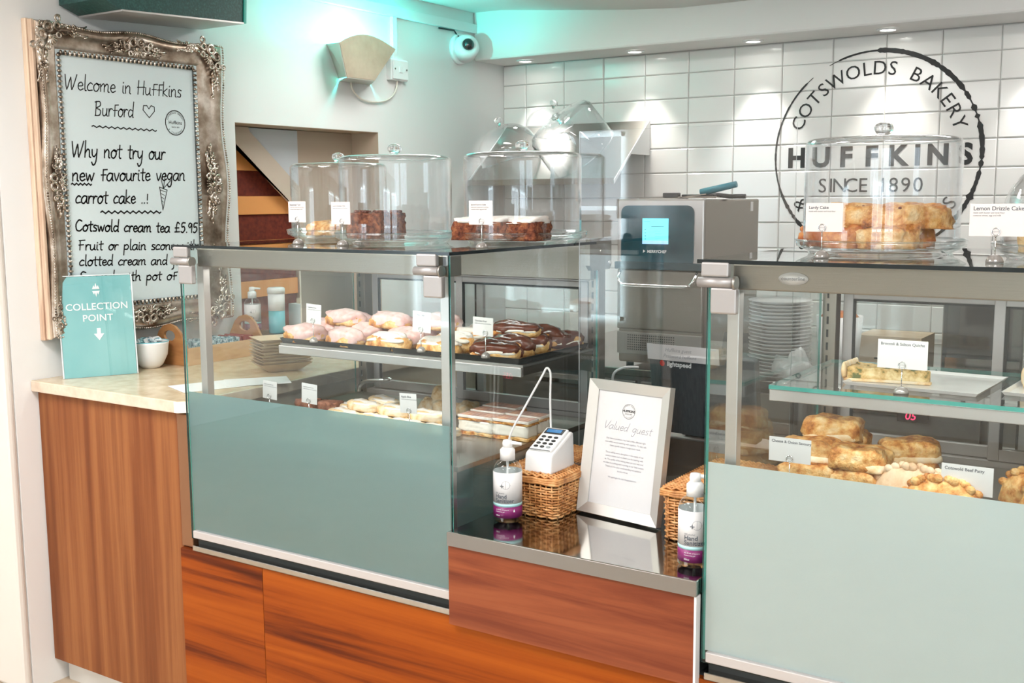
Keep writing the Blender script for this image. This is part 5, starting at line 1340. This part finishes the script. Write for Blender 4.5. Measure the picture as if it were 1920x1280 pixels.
# oven
OX0, OX1, OY, OZ0, OZ1 = -1.852, -1.518, 3.50, 1.0125, 1.612
t = thing('speed_oven', 'stainless high-speed oven with dark teal control panel on the back counter', 'oven', ((OX0+OX1)/2, 3.75, OZ0))
B().box(OX0+.002, OY+.012, OZ0+.015, OX1-.002, 4.02, OZ1-.002).build('body', steel, t, bevel=.006)
B().box(OX0, OY, 1.372, OX1, OY+.014, OZ1).build('fascia', alu, t, bevel=.006)
def rrect(x0, z0, x1, z1, r, n=5):
    out = []
    for cx, cz, a0 in ((x1-r, z1-r, 0), (x0+r, z1-r, PI/2), (x0+r, z0+r, PI), (x1-r, z0+r, 3*PI/2)):
        for k in range(n+1):
            a = a0+PI/2*k/n; out.append((cx+r*math.cos(a), cz+r*math.sin(a)))
    return out
Mo = Matrix(((1, 0, 0, 0), (0, 0, 1, 0), (0, 1, 0, 0), (0, 0, 0, 1)))
B().prism(rrect(OX0+.018, 1.378, OX1-.036, OZ1-.022, .025), OY-.004, OY+.001, Mo).build('control_panel', oven_glass, t)
p = B().box(OX0+.103, OY-.0055, 1.456, OX0+.203, OY-.0042, 1.545).build('touch_screen', screen_c, t)
F = Flat((OX0+.103, OY-.0056, 1.456), (1, 0, 0), (0, 0, 1), .0004); tealk = mat('screen_ink', (.0, .18, .2), .4)
F.line([(.035, .061), (.083, .061)], .0015); F.line([(.006, .078), (.03, .078)], .001)
for q in range(4): F.line([(.010, .05-.011*q), (.014, .05-.011*q)], .002); F.line([(.05, .045-.009*q), (.07, .045-.009*q)], .0007)
F.rect(0, 0, .1, .012, 1)
F.b.build('screen_marks', [tealk, mat('lilac_bar', (.3, .5, .8), .4, emit=(.35, .65, .95), es=.9)], p)
F = Flat((OX0+.105, OY-.0041, 1.425), (1, 0, 0), (0, 0, 1), .0004); F.text('MERRYCHEF', .016, 0, .0135, .03, .15, 'LEFT', 1.0)
F.b.add([F.P(.0, -.001), F.P(.010, .005), F.P(.001, .011)], [(0, 1, 2)]); F.build('maker_lettering', ink_w, t)
B().box(OX0, OY-.02, 1.366, OX1+.008, OY+.012, 1.392).build('handle_strip', mat('teal_black_strip', (.004, .04, .055), .25), t, bevel=.003)
B().box(OX0+.002, OY-.002, 1.150, OX1-.002, OY+.012, 1.364).build('door', steel, t, bevel=.004)
B().tube(cr([(OX0+.02, OY-.004, 1.36), (OX0+.022, OY-.03, 1.335), (OX0+.035, OY-.035, 1.318), (OX0+.06, OY-.035, 1.312), (OX1-.06, OY-.035, 1.312), (OX1-.035, OY-.035, 1.318), (OX1-.022, OY-.03, 1.335), (OX1-.02, OY-.004, 1.36)]), .0055, 8).build('door_handle', chrome, t)
p = B().box(OX0+.002, OY, 1.060, OX1-.002, OY+.012, 1.140).build('vent_panel', steel_d, t, bevel=.002)
b = B()
for i in range(22):
    for j in range(7): b.box(OX0+.045+i*.0085, OY-.0008, 1.075+j*.0085, OX0+.0495+i*.0085, OY+.0002, 1.0795+j*.0085)
b.build('vent_holes', seal, p)['kind'] = 'stuff'
for x in (OX0+.03, OX1-.03):
    for y in (OY+.05, 3.97): B().cyl((x, y, OZ0), (x, y, OZ0+.018), .014, n=12).build('foot', black, t)
B().box(OX1-.0025, 3.93, 1.565, OX1-.0005, 3.955, 1.600).build('sticker', paper, t)
# tongs and scraper on the oven
t = thing('spatula', 'flat steel turner with black handle lying on the oven', 'spatula', (-1.69, 3.66, OZ1), -.1, None, False)
B().box(-.14, -.04, .001, .02, .04, .003).build('blade', steel, t, world=False)
B().box(.02, -.012, .002, .15, .012, .016).build('handle', black, t, world=False, bevel=.003)
t = thing('grill_tongs', 'steel tongs with teal-blue grip propped on the oven top', 'tongs', (-1.62, 3.62, OZ1+.004), .05, None, False)
b = B().box(-.055, -.012, .004, .06, .012, .007, M=Matrix.Rotation(-.12, 4, 'Y')); b.box(-.05, -.012, .0, .10, .012, .004); b.build('arms', steel, t, world=False)
B().cyl((.035, 0, .018), (.165, 0, .046), .013, .011, 12).build('grip', bluegrey, t, world=False)
B().box(-.105, -.013, .0, -.045, .013, .018).build('jaw', black, t, world=False, bevel=.003)
t = thing('black_ladle', 'black utensil lying at the right rear of the oven top', 'utensil', (-1.50-.05, 3.72, OZ1), .1, None, False)
B().tube([(-.05, 0, .012), (-.01, 0, .013), (.03, 0, .008), (.09, 0, .008)], .008, 8).build('handle', black, t, world=False)
B().ball((-.06, 0, .010), .02, (1.4, .9, .45)).build('head', black, t, world=False)
# till monitor on white round-ended stand
t = thing('till_monitor', 'back of a black till monitor with a paper strip taped on top', 'monitor', (-1.36, 3.05, .87))
Mt = Matrix.Translation((-1.50, 3.10, .888)) @ Matrix.Rotation(-.10, 4, 'Z') @ Matrix.Rotation(math.radians(8), 4, 'X')
B().prism(rrect(0, 0, .36, .262, .012), -.004, .022, Mt @ Matrix(((1, 0, 0, 0), (0, 0, 1, 0), (0, 1, 0, 0), (0, 0, 0, 1)))).build('casing', greytex, t)
Mp = Mt @ Matrix.Translation((0, -.0045, 0)); F = flat_on(Mp, .0003)
F.text('lightspeed', .062, .217, .021, .03, .1); F.build('maker_lettering', ink_w, t)
F = flat_on(Mp, .0004); F.b.add([F.P(.045+.009*math.cos(a), .224+.010*math.sin(a)) for a in [q*PI/5 for q in range(10)]], [list(range(10))]); F.build('flame_logo', mat('red_logo', (.65, .03, .02), .4), t)
b = B(); b.box(-.005, -.0075, .235, .245, -.0065, .285, M=Mt); p = b.build('paper_strip', paper, t)
F = flat_on(Mt @ Matrix.Translation((0, -.0076, 0)), .0004); F.text('Huffkins guest', .060, .264, .016, 0, .25); F.text('Password huffkins', .052, .245, .016, 0, .25); F.build('strip_lettering', ink_l, p)
B().box(-1.42, 3.13, .875, -1.28, 3.17, 1.08).build('stand_neck', black, t)
t = thing('till_stand', 'white round-ended tray on a white pedestal under the till monitor', 'stand', (-1.28, 3.12, .83))
b = B(); pts = []
for k in range(13): a = -PI/2+PI*k/12; pts.append((-1.20+.11*math.cos(a), 3.12+.11*math.sin(a)))
pts += [(-1.50, 3.23), (-1.50, 3.01)]
pinkish = mat('pinkish_white_plastic', (.78, .70, .66), .4)
b.prism(pts, .848, .870, Matrix.Identity(4)); b.build('tray_top', pinkish, t, bevel=.004)
B().box(-1.40, 3.05, .0, -1.24, 3.20, .848).build('pedestal', mat('pinkish_post', (.70, .60, .56), .5), t, bevel=.01)
t = thing('bin', 'dark green bin with a black round sticker behind the framed notice', 'bin', (-1.52, 3.25, 0))
B().box(-1.66, 3.10, .0, -1.43, 3.38, .83).build('bin_body', darkgreen, t, bevel=.01)
b = B().lathe([(.001, 0), (.045, 0), (.045, .001), (.001, .001)], (0, 0, 0), 28, cap=False, M=Matrix.Rotation(PI/2, 3, 'X')); b.v = [(x-1.475, y+3.099, z+.79) for x, y, z in b.v]
p = b.build('round_sticker', black, t)
F = Flat((-1.475, 3.0978, .79), (1, 0, 0), (0, 0, 1), .0004); F.ring(0, 0, .034, .002, 30); F.text('for', 0, -.008, .030, .002, .2, 'CENTER'); F.build('sticker_lettering', ink_w, p)
tag(B().tube(cr([(-1.615, 3.12, .831), (-1.615, 3.06, .95), (-1.60, 3.0, 1.06), (-1.56, 2.99, 1.095), (-1.51, 3.0, 1.10)]), .004, 6).build('white_cable', plastic, None, (-1.615, 3.12, .831)), 'white cable curving up behind the framed notice to the till monitor', 'cable')

# stack of plates on the back counter
px_, py_ = -1.262, 3.56
me = None
ORD = ['bottom', 'second', 'third', 'fourth', 'fifth', 'sixth', 'seventh', 'eighth', 'ninth', 'tenth', 'eleventh', 'twelfth', 'thirteenth', 'fourteenth', 'fifteenth', 'sixteenth', 'seventeenth', 'eighteenth', 'nineteenth', 'twentieth', 'twenty-first', 'top']
for k in range(22):
    if me is None:
        o = B().lathe([(.001, .004), (.055, .004), (.058, 0), (.062, 0), (.066, .005), (.104, .013), (.105, .0155), (.066, .009), (.060, .007), (.001, .007)], (0, 0, 0), 36, cap=False).build('plate', plastic, None, None); me = o
    else: o = me.copy(); col.objects.link(o)
    o.location = (px_+.002*math.sin(k*2.3), py_+.002*math.cos(k*1.7), 1.0125+.0118*k)
    tag(o, 'white china plate in the tall stack on the back counter, %s from below' % ORD[k] if k < 21 else 'white china plate on the very top of the tall stack', 'plate', 'stacked plates')
# chopping boards / containers beside
t = thing('plastic_tub', 'white tub of orange contents beside the plate stack', 'tub', (-1.075, 3.60, 1.0125), 0, None, False)
B().lathe([(.001, 0), (.06, 0), (.075, .215), (.073, .215), (.058, .004), (.001, .004)], (0, 0, 0), 28, cap=False).build('tub_body', plastic, t, world=False)
B().lathe([(.001, .205), (.068, .205), (.05, .225), (.02, .23), (.001, .232)], (0, 0, 0), 24, cap=False).build('contents', bread_d, t, world=False)
t = thing('plastic_bag', 'crumpled clear bag lying in front of the plate stack', 'bag', (-1.19, 3.49, 1.0125), .3, None, False)
loaf_obj('bag_film', t, mat('frosty_film', (.80, .82, .82), .2), dict(L=.13, W=.05, H=.085, sq=2, nz=.7, seed=4))
t = thing('tablet_stand', 'dark tablet tilted on a stand left of the plate stack', 'tablet', (-1.38, 3.56, 1.0125), .1, None, False)
B().box(-.10, -.004, 0, .10, .004, .15, M=Matrix.Rotation(-.5, 4, 'X')).build('screen_back', greytex, t, world=False, bevel=.003)
B().box(-.03, .0, 0, .03, .09, .006).build('foot', steel, t, world=False)
t = thing('biscuit_box', 'low beige box with a printed number ten on the back counter drawer line', 'box', (-1.13, 3.42, .70), 0)
t.location = (-1.0, 4.0, 1.0125); ORIG[t.name] = Vector((-1.0, 4.0, 1.0125))
B().box(-1.10, 3.90, 1.0125, -.88, 4.10, 1.13).build('box_body', kraft, t)
F = Flat((-1.04, 3.8995, 1.04), (1, 0, 0), (0, 0, 1), .0004); F.text('- 10', 0, 0, .05, .002); F.build('box_lettering', ink, t)

# stainless utensils behind case 1
for k, (x, y) in enumerate(((-1.95, 4.30), (-1.82, 4.32))):
    t = thing('milk_jug', 'steel milk jug on the back counter behind the left case, ' + ['left', 'right'][k], 'jug', (x, y, 1.0125), 0, 'milk jugs', False)
    B().lathe([(.001, 0), (.045, 0), (.05, .03), (.04, .09), (.042, .12), (.040, .12), (.037, .09), (.046, .03), (.001, .004)], (0, 0, 0), 24, cap=False).build('jug_body', chrome, t, world=False)
    B().tube(cr([(.04, 0, .10), (.07, 0, .095), (.075, 0, .06), (.048, 0, .035)]), .004, 6).build('handle', chrome, t, world=False)
# dark block added in place of a dark reflection behind the right case
t = thing('dark_reflection_block', 'dark block on the back counter added in place of a dark reflection behind the right display case', 'stand-in', (-.55, 3.9, 1.0125))
B().box(-.78, 3.72, 1.0125, -.10, 4.25, 1.40).build('casing', mat('dark_reflection', (.045, .055, .06), .25, .3), t, bevel=.02)
B().box(-.76, 3.70, 1.05, -.14, 3.72, 1.10).build('front_bar', chrome, t)
B().box(-.72, 3.705, 1.13, -.20, 3.72, 1.30).build('front_panel', black, t)
t = thing('digital_readout', 'small controller with red 05 digits seen through the right case door', 'display', (-.80, 3.47, .94))
B().box(-.845, 3.464, .922, -.755, 3.4815, .965).build('bezel', black, t)
F = Flat((-.822, 3.4635, .930), (1, 0, 0), (0, 0, 1), .0006); F.text('05', 0, 0, .034, .0012, .15); F.build('digits', led_red, t)

# ------------------------------------------------------------------ tilted steel wall shelf with spare domes
SX0, SX1 = -3.22, -2.40
t = thing('wall_shelf', 'tilted stainless wall shelf holding spare cake domes', 'shelf', (-2.8, 4.86, 1.70))
Mz = Matrix(((0, 0, 1, 0), (1, 0, 0, 0), (0, 1, 0, 0), (0, 0, 0, 1)))
B().prism([(4.858, 1.985), (4.850, 1.985), (4.50, 1.690), (4.50, 1.682), (4.505, 1.680), (4.858, 1.975)], SX0, SX1, Mz).build('sloping_panel', steel_d, t)
B().box(SX0, 4.494, 1.680, SX1, 4.50, 1.708).build('front_lip', steel, t)
for X in (SX0, SX1-.004):
    B().prism([(4.860, 1.99), (4.860, 1.82), (4.66, 1.82), (4.50, 1.683), (4.497, 1.70)], X+.0042 if X > -3 else X-.004, X+.008 if X > -3 else X, Mz).build('end_bracket', paint, t)
def spare(x, y, z, r, h, axis, lab, rnd):
    t = thing('spare_dome', lab, 'cake dome', (x, y, z), 0, 'spare cake domes on the wall shelf', False)
    q = Vector(axis).normalized().to_track_quat('Z', 'Y'); t.rotation_mode = 'QUATERNION'; t.rotation_quaternion = q
    th = .002
    if rnd: out = [(r, 0), (r*.99, h*.25)]+[(max(.001, r*math.cos(a)), h*.25+h*.75*math.sin(a)) for a in [k*PI/2/10 for k in range(1, 11)]]
    else: out = [(r, 0), (r*.97, h*.9), (r*.9, h*.98), (r*.5, h), (.001, h)]
    inn_ = [(max(.001, a-th), c-(th if a < r*.9 else 0)) for a, c in out][::-1]
    B().lathe(out+inn_, (0, 0, 0), 48, cap=False).build('cover', acryl, t, world=False)
    B().torus((0, 0, .001), r, .003, None, 48, 6).build('rim', acryl_s, t, world=False)
    B().lathe([(.006, 0), (.008, .012), (.020, .020), (.020, .032), (.008, .040), (.001, .041)], (0, 0, h-.002), 16).build('knob', kglass, t, world=False)
spare(-3.03, 4.60, 1.815, .150, .17, (-.25, -.25, 1), 'rounded spare dome with a knob lying on the left of the wall shelf', True)
spare(-2.62, 4.60, 1.825, .175, .20, (-.35, -.55, .75), 'large spare dome tipped towards the room on the right of the wall shelf', False)
spare(-2.86, 4.68, 1.93, .120, .13, (.3, -.15, 1), 'spare dome wedged between the other two on the wall shelf', True)
# glass tube seen left of the middle dome, resting on the wall shelf
